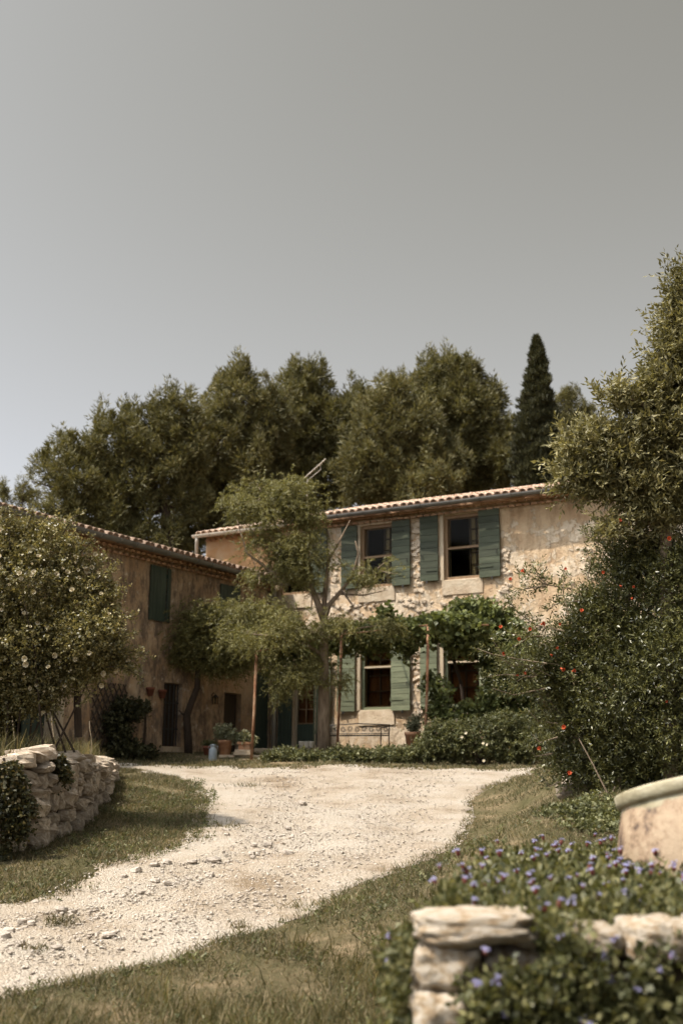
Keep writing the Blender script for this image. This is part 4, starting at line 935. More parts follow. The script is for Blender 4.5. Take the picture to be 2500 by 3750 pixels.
for sp_ in rose_sprays:
    pts = [Vector(at(x, y, 15.0)) for x, y in sp_]; B, DD = [], []
    for a, b2 in zip(pts, pts[1:]):
        k_ = max(3, int((b2 - a).length / 0.018))
        for i in range(k_): B.append(a.lerp(b2, i / k_)); DD.append(((b2 - a).normalized() * .5 + Vector(rdir(1)[0]) + Vector((0, 0, .2))).normalized())
    parts_.append(twigs(np.array(B), np.array(DD), 0.09, 6, 0.042, 0.026, 0.9, 0.1))
V, F = stack(parts_)
link('foliage', mesh_np('foliage', V - np.array(rose.location), F, M['rose_leaf']), rose)
mb = MB(); ro = Vector(rose.location)
for i in range(9):
    l = lbR[i % len(lbR)]; c = Vector(l[:3]); b0 = ro + Vector((random.uniform(-.5, .5), random.uniform(-.3, .3), 0))
    e_ = c + Vector((random.uniform(-1, 1) * l[3], random.uniform(-1, .3) * l[4], random.uniform(-.6, 1) * l[5]))
    mb.tube([b0 - ro, b0.lerp(e_, .5) + Vector((0, 0, .3)) - ro, e_ - ro], [0.016, 0.011, 0.004], 5)
for sp_ in rose_sprays: mb.tube([Vector(at(x, y, 15.0)) - ro for x, y in sp_], [0.008, 0.006, 0.003], 5)
mb.build('canes', M['bark_d'], rose)
MB().tube([Vector(at(288, 2700, 15.4)) - ro, Vector(at(284, 2560, 15.4)) - ro, Vector(at(290, 2430, 15.4)) - ro, Vector(at(270, 2350, 15.3)) - ro], [0.05, 0.05, 0.04, 0.03], 8).build('stem', M['bark_d'], rose)
ROSE_F = [flower_mesh('rose', M['rose_petal'], r_, 8, c_, 4, 2.3) for r_, c_ in ((0.044, .75), (0.040, 1.0), (0.028, 1.5), (0.018, 2.0))]
front_pts = []
P, N = in_lobes(lbR, 1300, 0.97, 0.93)
sel = [(p, nn) for p, nn in zip(P, N) if nn[1] < -0.25]
sel = [t for t in sel if math.sin(t[0][0] * 4.7 + 2 * math.sin(t[0][2] * 3.9)) + math.sin(t[0][2] * 5.1) + random.gauss(0, .5) > -0.2]; random.shuffle(sel)
for p, nn in sel[:160]:
    q = Vector(p) + Vector(nn) * 0.08; ax = Vector(nn) + Vector((random.uniform(-.5, .5), -0.4, random.uniform(0, .7)))
    o = link('rose', random.choice(ROSE_F), rose, q - ro); o.rotation_euler = ax.to_track_quat('Z', 'Y').to_euler(); s_ = random.uniform(.65, 1.05); o.scale = (s_,) * 3

# ------------------------------------------------------------------ tall grey leaved tree and pomegranate on the right
Yo = 13.8
ob = at(2440, 2750, Yo); tree = empty('olive_tree', 'tall grey green narrow leaved tree filling the right edge above the red flowered bush', 'tree', (ob.x, Yo, gz(ob.x, Yo))); oo = Vector(tree.location)
OL = [(2495, 1020, 50, 60), (2480, 1100, 40, 30), (2500, 1190, 95, 70), (2480, 1310, 115, 85), (2440, 1420, 110, 75), (2330, 1480, 90, 60), (2240, 1435, 55, 18, -.2), (2160, 1640, 115, 95), (2120, 1740, 95, 75), (2300, 1640, 130, 110), (2460, 1600, 130, 130), (2210, 1770, 80, 40), (2330, 1790, 120, 80), (2500, 1780, 110, 110), (2400, 1900, 90, 50), (2240, 1930, 45, 40, -.2), (2660, 1450, 180, 320), (2650, 1150, 140, 260)]
lbO = pxl(Yo, OL, 0.85)
P, N = in_lobes(lbO, 8000, 0.25, 0.55)
P = P + RNG.normal(0, .06, P.shape)
D = unit(N * 0.8 + rdir(len(P)) * 0.6 + np.array([-0.1, -0.1, 0.35]))
V, F = twigs(P - D * 0.1, D, 0.26 * RNG.uniform(0.6, 1.4, len(P)), 11, 0.085, 0.027, 0.75, 0.05)
link('crown', mesh_np('crown', V - np.array(oo), F, M['olive']), tree)
mb = MB()
tk = [at(2450, 2850, Yo), at(2445, 2400, Yo), at(2435, 2000, Yo), at(2440, 1850, Yo), at(2470, 1500, Yo), at(2500, 1100, Yo)]
mb.tube([Vector(p) - oo for p in tk], [0.10, 0.09, 0.075, 0.065, 0.04, 0.012], 9)
for l in lbO:
    c = Vector(l[:3]); a = Vector(at(2442, min(1950, max(1200, 1950 - (c.z - 4.4) * 220)), Yo)); mb.tube([a - oo, a.lerp(c, .5) + Vector((0, 0, .06)) - oo, c - oo], [0.035, 0.022, 0.008], 6)
mb.build('trunk', M['bark'], tree)

Yp = 14.2
pb = at(2280, 2900, Yp); pom = empty('pomegranate_bush', 'large dark pomegranate bush dotted with orange red flowers', 'bush', (pb.x, Yp, gz(pb.x, Yp))); po = Vector(pom.location)
PL = [(2300, 2200, 170, 190), (2200, 2330, 140, 150), (2420, 2250, 180, 280), (2200, 2500, 190, 170), (2400, 2550, 220, 240), (2140, 2680, 150, 140), (2330, 2760, 220, 130), (2040, 2440, 110, 90), (1960, 2480, 90, 60), (2080, 2790, 80, 70), (2500, 2750, 180, 140), (2300, 2020, 120, 90), (2440, 2020, 120, 100), (2150, 2230, 60, 70), (2060, 2560, 80, 80), (1900, 2440, 60, 30), (2460, 2420, 160, 200, -.5), (2450, 2700, 180, 150, -.4), (2250, 2600, 150, 200, -.3), (2470, 2100, 90, 120, -.4), (2200, 2830, 130, 70, -.2), (2420, 2870, 150, 60), (2080, 2330, 60, 60), (1990, 2400, 70, 60)]
lbP = pxl(Yp, PL, 0.8)
P, N = in_lobes(lbP, 13200, 0.3, 0.6)
P = P + RNG.normal(0, .05, P.shape)
D = unit(N * 0.7 + rdir(len(P)) * 0.7 + np.array([-0.1, -0.1, 0.45]))
parts_ = [twigs(P - D * 0.12, D, 0.22 * RNG.uniform(0.6, 1.5, len(P)), 10, 0.054, 0.019, 0.85, 0.05)]
sprays = [[(2090, 2155), (2040, 2148), (1990, 2140), (1930, 2100), (1885, 2100)], [(2000, 2140), (1960, 2100), (1985, 2060)], [(1995, 2145), (1900, 2160), (1868, 2195)], [(2060, 2310), (1960, 2290), (1890, 2240), (1868, 2205)], [(1980, 2330), (1900, 2330), (1850, 2310)],
          [(2000, 2430), (1900, 2415), (1800, 2395), (1745, 2375)], [(2000, 2520), (1880, 2545), (1800, 2520)], [(2080, 2250), (2060, 2170), (2065, 2100)], [(2150, 2120), (2160, 2060), (2140, 2000)], [(2200, 2000), (2150, 1960), (2130, 1930)], [(1960, 2480), (1850, 2470), (1770, 2480)], [(2040, 2650), (1970, 2640), (1930, 2600)], [(2020, 2760), (1960, 2770), (1925, 2730)], [(2120, 2200), (2040, 2210), (1990, 2240)], [(1960, 2290), (1940, 2330), (1880, 2370)], [(1900, 2440), (1840, 2400), (1800, 2340)],
          [(2060, 2860), (2010, 2880), (1990, 2850)], [(2250, 2880), (2230, 2930), (2200, 2900)], [(2040, 2700), (1975, 2720), (1950, 2690)]]
mbp = MB()
for sp_ in sprays:
    y_ = Yp - random.uniform(0.2, 0.7); pts = [Vector(at(x, y, y_)) for x, y in sp_]
    mbp.tube([p - po for p in pts], [0.010 - 0.007 * i / (len(pts) - 1) for i in range(len(pts))], 5)
    B, DD = [], []
    for a, b2 in zip(pts, pts[1:]):
        k_ = max(3, int((b2 - a).length / 0.016))
        for i in range(k_):
            B.append(a.lerp(b2, i / k_)); d = (b2 - a).normalized() * 0.5 + Vector(rdir(1)[0]) + Vector((0, 0, .3)); DD.append(d.normalized())
    parts_.append(twigs(np.array(B), np.array(DD), 0.14, 7, 0.050, 0.017, 0.8, 0.05))
V, F = stack(parts_)
link('foliage', mesh_np('foliage', V - np.array(po), F, M['pome']), pom)
for i in range(30):
    l = lbP[i % len(lbP)]; c = Vector(l[:3]); b0 = po + Vector((random.uniform(-.35, .35), random.uniform(-.3, .3), -0.05)); mbp.tube([b0 - po, b0.lerp(c, .5) + Vector((random.uniform(-.2, .2), 0, .1)) - po, c - po], [0.03, 0.02, 0.006], 6)
for i in range(8):
    a = (random.uniform(1850, 2050), random.uniform(2430, 2480)); b2 = (a[0] - random.uniform(40, 160), a[1] - random.uniform(-30, 60)); p, q = at(*a, Yp - .6), at(*b2, Yp - .8)
    mbp.tube([p - po, p.lerp(q, .5) + Vector((0, 0, .03)) - po, q - po], [0.004, 0.003, 0.0015], 4)
mbp.build('branches', M['twig'], pom)
RF = flower_mesh('flower', M['red_petal'], 0.040, 6, 0.9, 2)
bmv = MB(); bmv.lathe([(0.004, -0.045), (0.014, -0.035), (0.013, -0.01), (0.022, 0.012)], 8)
CAL = mesh('calyx', bmv.v, bmv.f, M['red_petal'], True)
for px_, py_ in [(1914, 2092), (1868, 2122), (2070, 2083), (2208, 2095), (2270, 2145), (2317, 2148), (2447, 1972), (2268, 1907), (2313, 2192), (2128, 2237), (1985, 2285), (1940, 2303), (1900, 2338), (1832, 2297), (2050, 2285), (1845, 2392), (1923, 2465), (1892, 2473), (2057, 2450), (2098, 2457), (2017, 2398), (2040, 2372), (2440, 2568), (1975, 2743), (2065, 2663), (2083, 2833)]:
    p = Vector(at(px_, py_, Yp - random.uniform(0.75, 0.95) if px_ > 2050 else Yp - 0.62)); ax = Vector((random.uniform(-.7, .7), -0.8, random.uniform(-.6, .6)))
    o = link('flower', RF, pom, p - po); o.rotation_euler = ax.to_track_quat('Z', 'Y').to_euler(); s_ = random.uniform(.35, .72) ; o.scale = (s_,) * 3
    c = link('calyx', CAL, o)
st_ = MB().tube([at(2118, 2705, 13.0), at(2170, 2800, 12.95), at(2222, 2905, 12.9)], [0.006, 0.008, 0.010], 6).build('garden_stake', M['bark'])
nprops(st_, 'thin leaning garden stake in front of the dark pomegranate bush', 'stake')
for i, (px_, py_, w_, lab) in enumerate([(2075, 2905, 70, 'pale stone under the pomegranate bush, nearest the drive'), (2090, 2868, 60, 'dark stone lying behind the pale one under the pomegranate bush'), (2150, 2880, 60, 'rough stone further in under the pomegranate bush')]):
    p = hit(px_, py_ + 15); s_ = w_ * pxm(p.y)
    o = link('stone', stone_mesh('stone', M['drystone'], 400 + i, 3, 3.5, 0.03, 0.25, True), None, p + Vector((0, 0, s_ * .25)), (0, .2, i), (s_ * 1.2, s_, s_ * .8)); nprops(o, lab, 'stone', 'stones under the pomegranate bush')

# ------------------------------------------------------------------ dry stone wall on the left
dw = empty('dry_stone_wall', 'rough dry stone retaining wall with pale top stones at the left of the drive', 'wall', (-3.4, 14.5, 0.7)); do = Vector(dw.location)
wp = [Vector((x, y)) for x, y in zip(WALL_X, WALL_Y) if y >= 9]
wp += [Vector((-4.6, 21.25))]
seg = [0]
for a, b2 in zip(wp, wp[1:]): seg.append(seg[-1] + (b2 - a).length)
def wpos(s):
    s = min(max(s, 0), seg[-1] - 1e-4); i = max(k for k in range(len(seg) - 1) if seg[k] <= s); f = (s - seg[i]) / (seg[i + 1] - seg[i]); d = (wp[i + 1] - wp[i]).normalized(); return wp[i].lerp(wp[i + 1], f), d
rw = random.Random(33); s = 1.2
cols_ = []
z_off = 0.0
row = 0; zb = 0.0
heights = [0.23, 0.15, 0.21, 0.13, 0.17, 0.12, 0.16, 0.15]
for row, hh in enumerate(heights):
    s = 1.0 + rw.uniform(0, 0.2)
    while s < seg[-1]:
        ln = (0.10 + 0.30 * rw.random() ** 1.5) * (1.15 if row < 2 else 0.98); c2, d = wpos(s + ln / 2)
        g = gz(c2.x + 0.12, c2.y) - 0.06
        top = 1.80 if c2.y < 15 else 1.80 - 0.016 * (c2.y - 15)
        z = g + zb + hh / 2
        if z + hh * 0.35 > top + 0.02: s += ln; continue
        istop = z + hh * 1.25 > top
        nrm = Vector((d.y, -d.x)); back = 0.10 * (z - g)
        hh2 = hh * rw.uniform(0.74, 1.04); dep = rw.uniform(0.26, 0.36) if not istop else 0.5
        off = rw.uniform(-0.05, 0.05) - back - 0.10 + (-.06 if istop else 0)
        p = c2 + nrm * off
        link('stone', rw.choice(WSTONE), dw, Vector((p.x, p.y, z + rw.uniform(-.015, .015))) - do, (rw.uniform(-.14, .14), rw.uniform(-.30, .30), math.atan2(d.y, d.x) + rw.uniform(-.12, .12)), (ln * rw.uniform(1.0, 1.14), dep, hh2 * 1.1))
        s += ln
    zb += hh * 0.97
# rough earth core behind the faces
Vc, Fc = [], []
for i in range(60):
    sx_ = seg[-1] * i / 59; c2, d = wpos(sx_); nrm = Vector((d.y, -d.x))
    p0 = c2 - nrm * 0.14; p1 = c2 - nrm * 0.30; g = gz(c2.x + .15, c2.y) - .1; Vc += [(p0.x, p0.y, g), (p1.x, p1.y, 1.66 - .01 * max(0, c2.y - 15)), (p1.x - .3, p1.y, 1.6)]
for i in range(59):
    for k in range(2): Fc.append((3 * i + k, 3 * i + 3 + k, 3 * i + 4 + k, 3 * i + 1 + k))
link('earth_core', mesh('earth_core', [tuple(Vector(v) - do) for v in Vc], Fc, M['soil']), dw)
ivy = empty('ivy', 'dark ivy hanging down the face of the dry stone wall at the photo edge', 'ivy', (-3.7, 13.2, 0.7))
lbI = []
for px_, py_, rx, ry_ in [(40, 2820, 60, 45), (60, 2890, 55, 50), (40, 2960, 65, 50), (60, 3030, 60, 45), (110, 2950, 25, 45), (20, 3120, 30, 40)]:
    c = at(px_, py_, 13.1); lbI.append((c.x, c.y, c.z, rx * pxm(13.1), 0.10, ry_ * pxm(13.1)))
broad(ivy, lbI, 620, 0.045, 0.040, M['ivy'], 0.14, 7, 0.5, -0.1)
ivy2 = empty('ivy', 'smaller dark ivy tuft spilling over the top of the dry stone wall', 'ivy', (-3.45, 14.5, 1.4))
broad(ivy2, [(c.x, c.y, c.z, rx * pxm(14.6), .12, rz * pxm(14.6)) for c, rx, rz in ((at(215, 2790, 14.35), 35, 40), (at(235, 2830, 14.35), 25, 40))], 200, 0.045, 0.038, M['ivy'], 0.14, 7, 0.5, -0.1)
MB().tube([(0, 0, -.6), (.02, 0, 0), (-.1, .1, .4)], 0.012, 5).build('stem', M['bark_d'], ivy2)
MB().tube([(0, 0.1, -.1), (.05, .08, .5), (-.1, .1, 1.0)], 0.014, 5).build('stem', M['bark_d'], ivy)

# ------------------------------------------------------------------ things beside the wing
climber = empty('dark_climber', 'dark bushy climber growing up the ochre wall beside the barred door', 'climber', W(0.4, -5.6, 1.85), HROT)
broad(climber, [(c.x, c.y, c.z, rx * pxm(25), .35, rz * pxm(25)) for c, rx, rz in ((at(450, 2600, 25.2), 45, 50), (at(500, 2595, 25.2), 45, 35), (at(440, 2680, 25.2), 40, 60), (at(400, 2640, 25.2), 25, 40), (at(450, 2740, 25.2), 60, 35), (at(530, 2750, 25.2), 40, 20))], 900, 0.075, 0.055, M['cypress'], 0.22, 7, 0.2, 0.2)
MB().tube([(0, 0, -.1), (0.02, 0.05, .6), (-.05, .1, 1.2)], [0.04, 0.03, 0.015], 6).build('stem', M['bark_d'], climber)
def stand(px_, py_, Y, up=0.0):
    p = at(px_, py_, Y); return Vector((p.x, Y, p.z + up))
# stone ledge in front of the wing
led = empty('stone_ledge', 'low ledge of long stone slabs below the flower pots', 'step', (at(890, 2780, 26).x, 26, gz(at(890, 2780, 26).x, 26) - .02)); lo_ = Vector(led.location)
for x0p, x1p, yb, yt, Yl, in [(800, 985, 2795, 2766, 25.9), (885, 985, 2795, 2780, 25.55), (640, 800, 2795, 2772, 26.2), (520, 640, 2800, 2770, 26.0)]:
    a, b2 = at(x0p, yb, Yl), at(x1p, yt, Yl); o = block(led, 'slab', Vector(((a.x + b2.x) / 2, Yl + .2, (b2.z + a.z - .14) / 2)) - lo_, (b2.x - a.x - .012, 0.5, b2.z - a.z + .14), M['limestone'], int(x0p))
top_z = at(890, 2766, 25.9).z
can = empty('milk_can', 'blue grey enamel milk can standing on the ground before the ledge', 'milk can', (at(779, 2790, 25.0).x, 25.0, gz(at(779, 2790, 25.0).x, 25.0)))
MB().lathe([(0, 0), (0.085, 0), (0.088, 0.01), (0.088, 0.21), (0.08, 0.24), (0.055, 0.285), (0.052, 0.31)], 20).build('body', M['can'], can, True)
MB().lathe([(0.052, 0.31), (0.068, 0.315), (0.068, 0.335), (0.03, 0.35), (0, 0.352)], 20).build('lid', M['can'], can, True)
for sg in (-1, 1): MB().tube([(sg * .075, 0, .25), (sg * .105, 0, .27), (sg * .09, 0, .31), (sg * .06, 0, .30)], 0.007, 6).build('handle', M['can'], can, True)
def potted(name, label, px_, Y, z, r0, r1, h, mat, leaf_l, leafmat, square=False, lob=None, n=160, L=0.05, Wd=0.03):
    x = at(px_, 2760, Y).x; e = empty(name, label, 'potted plant', (x, Y, z))
    if square:
        mb = MB(); s_ = r1
        mb.box((0, 0, h * .4), (2 * r0, 2 * r0, h * .8)); mb.box((0, 0, h * .88), (2 * r1, 2 * r1, h * .26)); mb.build('pot', mat, e)
        MB().box((0, 0, h * 1.015), (2 * r1 - .06, 2 * r1 - .06, 0.01)).build('soil', M['soil'], e)
    else:
        MB().lathe([(0, 0), (r0, 0), (r1 * .93, h * .78), (r1 * 1.03, h * .80), (r1 * 1.05, h), (r1 * .9, h), (r1 * .86, h * .86), (0, h * .86)], 24).build('pot', mat, e, True)
        MB().lathe([(r1 * .87, h * .87), (0, h * .89)], 16).build('soil', M['soil'], e)
    lb = [(x + a, Y + b2, z + h + c, ra, ra, rc) for a, b2, c, ra, rc in lob]
    broad(e, lb, n, L, Wd, leafmat, 0.18, 8, 0.2, 0.5); return e
potted('potted_plant', 'round terracotta pot with a bushy grey green plant on the ledge', 824, 26.1, top_z, 0.115, 0.165, 0.33, M['terra'], 0, M['pot_leaf'], lob=[(0, 0, .16, .26, .18), (.18, 0, .08, .16, .12), (-.1, 0, .2, .16, .16)], n=240)
block_ = empty('stone_block', 'small square stone block carrying the box shaped pot', 'stone block', (at(890, 2760, 25.95).x, 25.95, top_z))
block(block_, 'base', (0, 0, .035), (.40, .36, .07), M['limestone'], 77); block(block_, 'cap', (0.0, 0, .095), (.34, .32, .045), M['limestone'], 78)
potted('potted_plant', 'box shaped clay pot with a pale leafy plant beside the leaning pole', 895, 25.95, top_z + .118, 0.125, 0.155, 0.17, M['terra'], 0, M['pot_leaf'], True, [(0, 0, .08, .18, .12), (.17, 0, .02, .10, .10)], 150, .06, .045)
potted('potted_plant', 'dark clay pot in the shade behind the milk can', 765, 26.35, at(765, 2772, 26.2).z, 0.10, 0.14, 0.24, M['terra_red'], 0, M['hedge'], lob=[(0, 0, .05, .14, .08)], n=70)
zz_ = gz(at(1511, 2730, 26.0).x, 26.0)
potted('potted_plant', 'round bellied clay urn with a grey plant at the right end of the iron bench', 1511, 25.9, at(1511, 2745, 25.9).z, 0.14, 0.18, 0.38, M['terra'], 0, M['pot_leaf'], lob=[(0, 0, .15, .18, .18), (.1, 0, .28, .12, .12)], n=170)
MB().box((0, 0, -.2), (.5, .5, .38)).build('plinth', M['limestone'], bpy.data.objects['potted_plant.003'])
for i, px_ in enumerate((1104, 1122, 1139)):
    p = at(px_, 2742, 27.4)
    o = MB().lathe([(0, 0), (.045, 0), (.055, .06), (.07, .14), (.075, .17), (.06, .17), (.05, .12), (0, .11)], 16).build('white_pot', M['white'], None, True, loc=(p.x, 27.4, p.z))
    nprops(o, ['small white pot on the low step, nearest the glazed door', 'small white pot in the middle of the three on the low step', 'small white pot on the low step, closest to the bare tree trunk'][i], 'flower pot', 'white pots on the low step')
p = at(1120, 2742, 27.6)
o = block(None, 'door_step', (p.x - .35, 27.75, p.z - .2), (1.7, .7, .4), M['limestone'], 91); nprops(o, 'low stone step before the glazed door', 'step')
# iron bench with scrolls
be = empty('iron_bench', 'black wrought iron bench with scrolled back under the lower window', 'bench', W(3.15, -1.15, 2.0), HROT)
for sg in (-.88, .88):
    MB().tube([(sg, .18, 0), (sg, .17, .42), (sg, .2, .66)], .014, 6).build('leg', M['iron'], be); MB().tube([(sg, -.25, 0), (sg, -.23, .40), (sg, -.2, .58), (sg, .1, .60)], .014, 6).build('leg', M['iron'], be)
mb = MB(); mb.tube([(-.88, .2, .66), (0, .2, .70), (.88, .2, .66)], .014, 6); mb.tube([(-.88, .18, .46), (.88, .18, .46)], .010, 6); mb.build('back_rail', M['iron'], be)
for i in range(9):
    x = -.78 + .195 * i; pts = []
    for k in range(20): a = k / 19 * 4.2 * math.pi * (1 if i % 2 else -1); r_ = .075 * (1 - .75 * k / 19); pts.append((x + r_ * math.cos(a), .19, .57 + r_ * math.sin(a)))
    MB().tube(pts, .0075, 5).build('scroll', M['iron'], be)
for i in range(6): MB().box((0, -.2 + .075 * i, .41), (1.76, .04, .018)).build('seat_slat', M['iron'], be)

# aerial on the roof
an_ = empty('roof_aerial', 'thin television aerial tilted above the tiled roof', 'aerial', at(1125, 1800, 32.5)); ao = Vector(an_.location)
q0, q1 = Vector(at(1112, 1752, 32.5)) - ao, Vector(at(1192, 1680, 32.5)) - ao
MB().tube([(0, 0, -1.0), (0, 0, .38)], .016, 6).build('mast', M['cream_metal'], an_); MB().tube([q0, q1], .011, 5).build('boom', M['cream_metal'], an_)
dv = (q1 - q0).normalized(); pv_ = Vector((-dv.z, 0, dv.x))
for k in range(9):
    c = q0.lerp(q1, .08 + k * .105); MB().tube([c - pv_ * .03 - Vector((0, .22, 0)), c + pv_ * .0 + Vector((0, .22, 0))], .006, 4).build('rod', M['cream_metal'], an_)
MB().tube([q0.lerp(q1, .75), q0.lerp(q1, .75) + Vector((.02, 0, -.18)), q0 + Vector((.12, 0, -.05))], .006, 4).build('brace', M['cream_metal'], an_)

# ------------------------------------------------------------------ foreground bed on the right
bed_o = Vector((1.5, 5.6, 0))
nxb, nyb = 40, 44; Vb = []
for j in range(nyb + 1):
    y = 4.35 + (8.2 - 4.35) * j / nyb
    xl = np.interp(y, [4.35, 4.7, 7.2, 8.2], [0.36, 0.36, 0.92, 1.6])
    for i in range(nxb + 1):
        x = xl - 0.5 + (4.2 - xl + 0.5) * i / nxb
        t = sst((x - xl + 0.15) / 0.3) * sst((y - 4.42) / 0.22) * (1 - sst((y - 7.5) / 0.7))
        z = gz(x, y) * (1 - t) + t * (0.95 + 0.02 * (y - 5)) - 0.05 + 0.02 * fbm(x, y, 3, 1)
        Vb.append((x, y, z))
w = nxb + 1; ii = (np.arange(nyb)[:, None] * w + np.arange(nxb)[None, :]).ravel()
nprops(link('flower_bed', mesh_np('flower_bed', np.array(Vb), np.stack([ii, ii + 1, ii + w + 1, ii + w], 1), M['soil'], True)), kind='structure')
fw = empty('garden_wall', 'low garden wall of big rough pale stones under the blue flowers', 'wall', (0.6, 4.6, 0)); fo = Vector(fw.location)
BIG = [(1745, 3402, 385, 105, 4.62, -.03), (1905, 3412, 110, 110, 4.66, .2), (1640, 3555, 215, 165, 4.60, .05), (1620, 3730, 225, 190, 4.56, 0), (1600, 3960, 230, 240, 4.54, 0), (2185, 3450, 200, 110, 4.62, .0), (2420, 3450, 230, 150, 4.55, -.06), (2640, 3460, 220, 150, 4.5, 0),
       (1880, 3590, 240, 200, 4.72, 0), (2130, 3600, 250, 190, 4.72, 0), (2380, 3640, 240, 180, 4.68, 0), (1880, 3790, 280, 190, 4.70, 0), (2150, 3790, 260, 190, 4.70, 0), (2420, 3810, 260, 190, 4.66, 0), (1850, 3990, 260, 220, 4.68, 0), (2130, 3990, 290, 220, 4.68, 0), (2420, 3990, 290, 220, 4.66, 0)]
for i, (px_, py_, w_, h_, Y_, ro_) in enumerate(BIG):
    c = at(px_, py_, Y_); m_ = pxm(Y_)
    me = stone_mesh('stone', M['bigstone'], 500 + i, 11, 4.2, 0.008, 0.17, True)
    link('stone', me, fw, c + Vector((0, .10, 0)) - fo, (random.uniform(-.05, .05), ro_, random.uniform(-.08, .08)), (w_ * m_ * 1.02, 0.34, h_ * m_ * 1.04))
# side stones of the bed, going back
for i in range(7):
    y = 4.95 + i * 0.36; xl = float(np.interp(y, [4.35, 4.7, 7.2], [0.36, 0.36, 0.92])); 
    for z in (0.18, 0.46, 0.70):
        link('stone', stone_mesh('stone', M['bigstone'], 560 + i * 3 + int(z * 10), 3, 4.2, 0.02, 0.14, True), fw, Vector((xl + .06 + random.uniform(-.03, .03), y, z)) - fo, (0, 0, 1.35), (.36, .30, .26))
fl = empty('blue_flower_bed', 'mass of low plants with small blue violet flowers over the garden wall', 'flowers', (1.3, 5.2, .8)); flo = Vector(fl.location)
def bed_pts(n):
    y = 4.45 + 3.0 * RNG.random(n) ** 1.1; xl = np.interp(y, [4.35, 4.7, 7.2, 8.2], [0.36, 0.36, 0.92, 1.6]); x = xl + (y * 0.36 - xl + .3) * RNG.random(n)
    return np.stack([x, y, 0.91 + 0.02 * (y - 5)], 1)
B1 = bed_pts(4300)
B1 = B1[~((B1[:, 1] < 4.85) & (B1[:, 0] < 0.80))]; B1 = B1[~((B1[:, 1] < 4.82) & (B1[:, 0] > 0.88) & (RNG.random(len(B1)) < .9))]
D1 = unit(rdir(len(B1)) * 0.45 + np.array([-.1, -.15, 1.0])); h1_ = RNG.uniform(.13, .27, len(B1))
# plants trailing over the front face
n2 = 3000; x2 = RNG.uniform(.46, 1.8, n2); z2 = RNG.uniform(.45, .96, n2); B2 = np.stack([x2, np.full(n2, 4.50) + RNG.normal(0, .03, n2), z2], 1)
kp = ~((x2 < .55) & (RNG.random(n2) < .8)) & ~((x2 < .80) & (z2 > .85))
kp &= ~((z2 > .83) & (x2 > .90) & (x2 < 1.12) & (RNG.random(n2) < .9)) & ~((z2 > .79) & (x2 > 1.14) & (RNG.random(n2) < .85))
B2 = B2[kp]; D2 = unit(rdir(len(B2)) * .6 + np.array([-.1, -.8, .35])); h2_ = RNG.uniform(.08, .18, len(B2))
# and over the left end of the wall
n3 = 900; y3 = RNG.uniform(4.65, 6.2, n3); B3 = np.stack([np.interp(y3, [4.35, 4.7, 7.2], [0.34, 0.34, 0.90]) - .06 + RNG.normal(0, .03, n3), y3, RNG.uniform(.2, .93, n3)], 1); D3 = unit(rdir(n3) * .6 + np.array([-.8, -.2, .4])); h3_ = RNG.uniform(.08, .18, n3)
parts_ = [twigs(B1, D1, h1_, 11, 0.044, 0.021, 0.7, 0.1), twigs(B2, D2, h2_, 8, 0.038, 0.025, 0.95, 0.2), twigs(B3, D3, h3_, 8, 0.038, 0.022, 0.9, 0.2)]
V, F = stack(parts_); nprops(link('foliage', mesh_np('foliage', V - np.array(flo), F, M['bed_leaf']), fl))
stm = MB()
def bloom_mesh(seed):
    r_ = random.Random(seed); V, F = [], []
    for k in range(r_.randint(4, 7)):
        c = Vector((r_.uniform(-.016, .016), r_.uniform(-.016, .016), r_.uniform(0, .014))); ax = (c * 30 + Vector((0, 0, 1.2))).normalized(); q = ax.to_track_quat('Z', 'Y')
        for i in range(5):
            a = i * 2 * math.pi / 5; n0 = len(V)
            for p in ((0, 0, 0), (.007 * math.cos(a - .5), .007 * math.sin(a - .5), .002), (.0125 * math.cos(a), .0125 * math.sin(a), .003), (.007 * math.cos(a + .5), .007 * math.sin(a + .5), .002)): V.append(tuple(c + q @ Vector(p)))
            F.append((n0, n0 + 1, n0 + 2, n0 + 3))
    return mesh('bloom', V, F, M['blue_petal'])
BL = [bloom_mesh(i) for i in range(6)]
bm_ = MB(); bm_.lathe([(.002, -.03), (.011, -.018), (.013, -.004), (.008, .004)], 7); BCAL = mesh('calyx', bm_.v, bm_.f, M['calyx'])
def bloom(p, ax):
    o = link('bloom', random.choice(BL), fl, Vector(p) - flo); o.rotation_euler = Vector(ax).to_track_quat('Z', 'Y').to_euler(); s_ = random.uniform(.55, 1.0); o.scale = (s_,) * 3; link('calyx', BCAL, o)
for B, D, h_, n_ in ((B1, D1, h1_, 190), (B2, D2, h2_, 52), (B3, D3, h3_, 18)):
    idx = RNG.choice(len(B), n_, replace=False)
    for i in idx: bloom(B[i] + D[i] * (h_[i] + .03), D[i] + np.array([0, -.4, .3]))

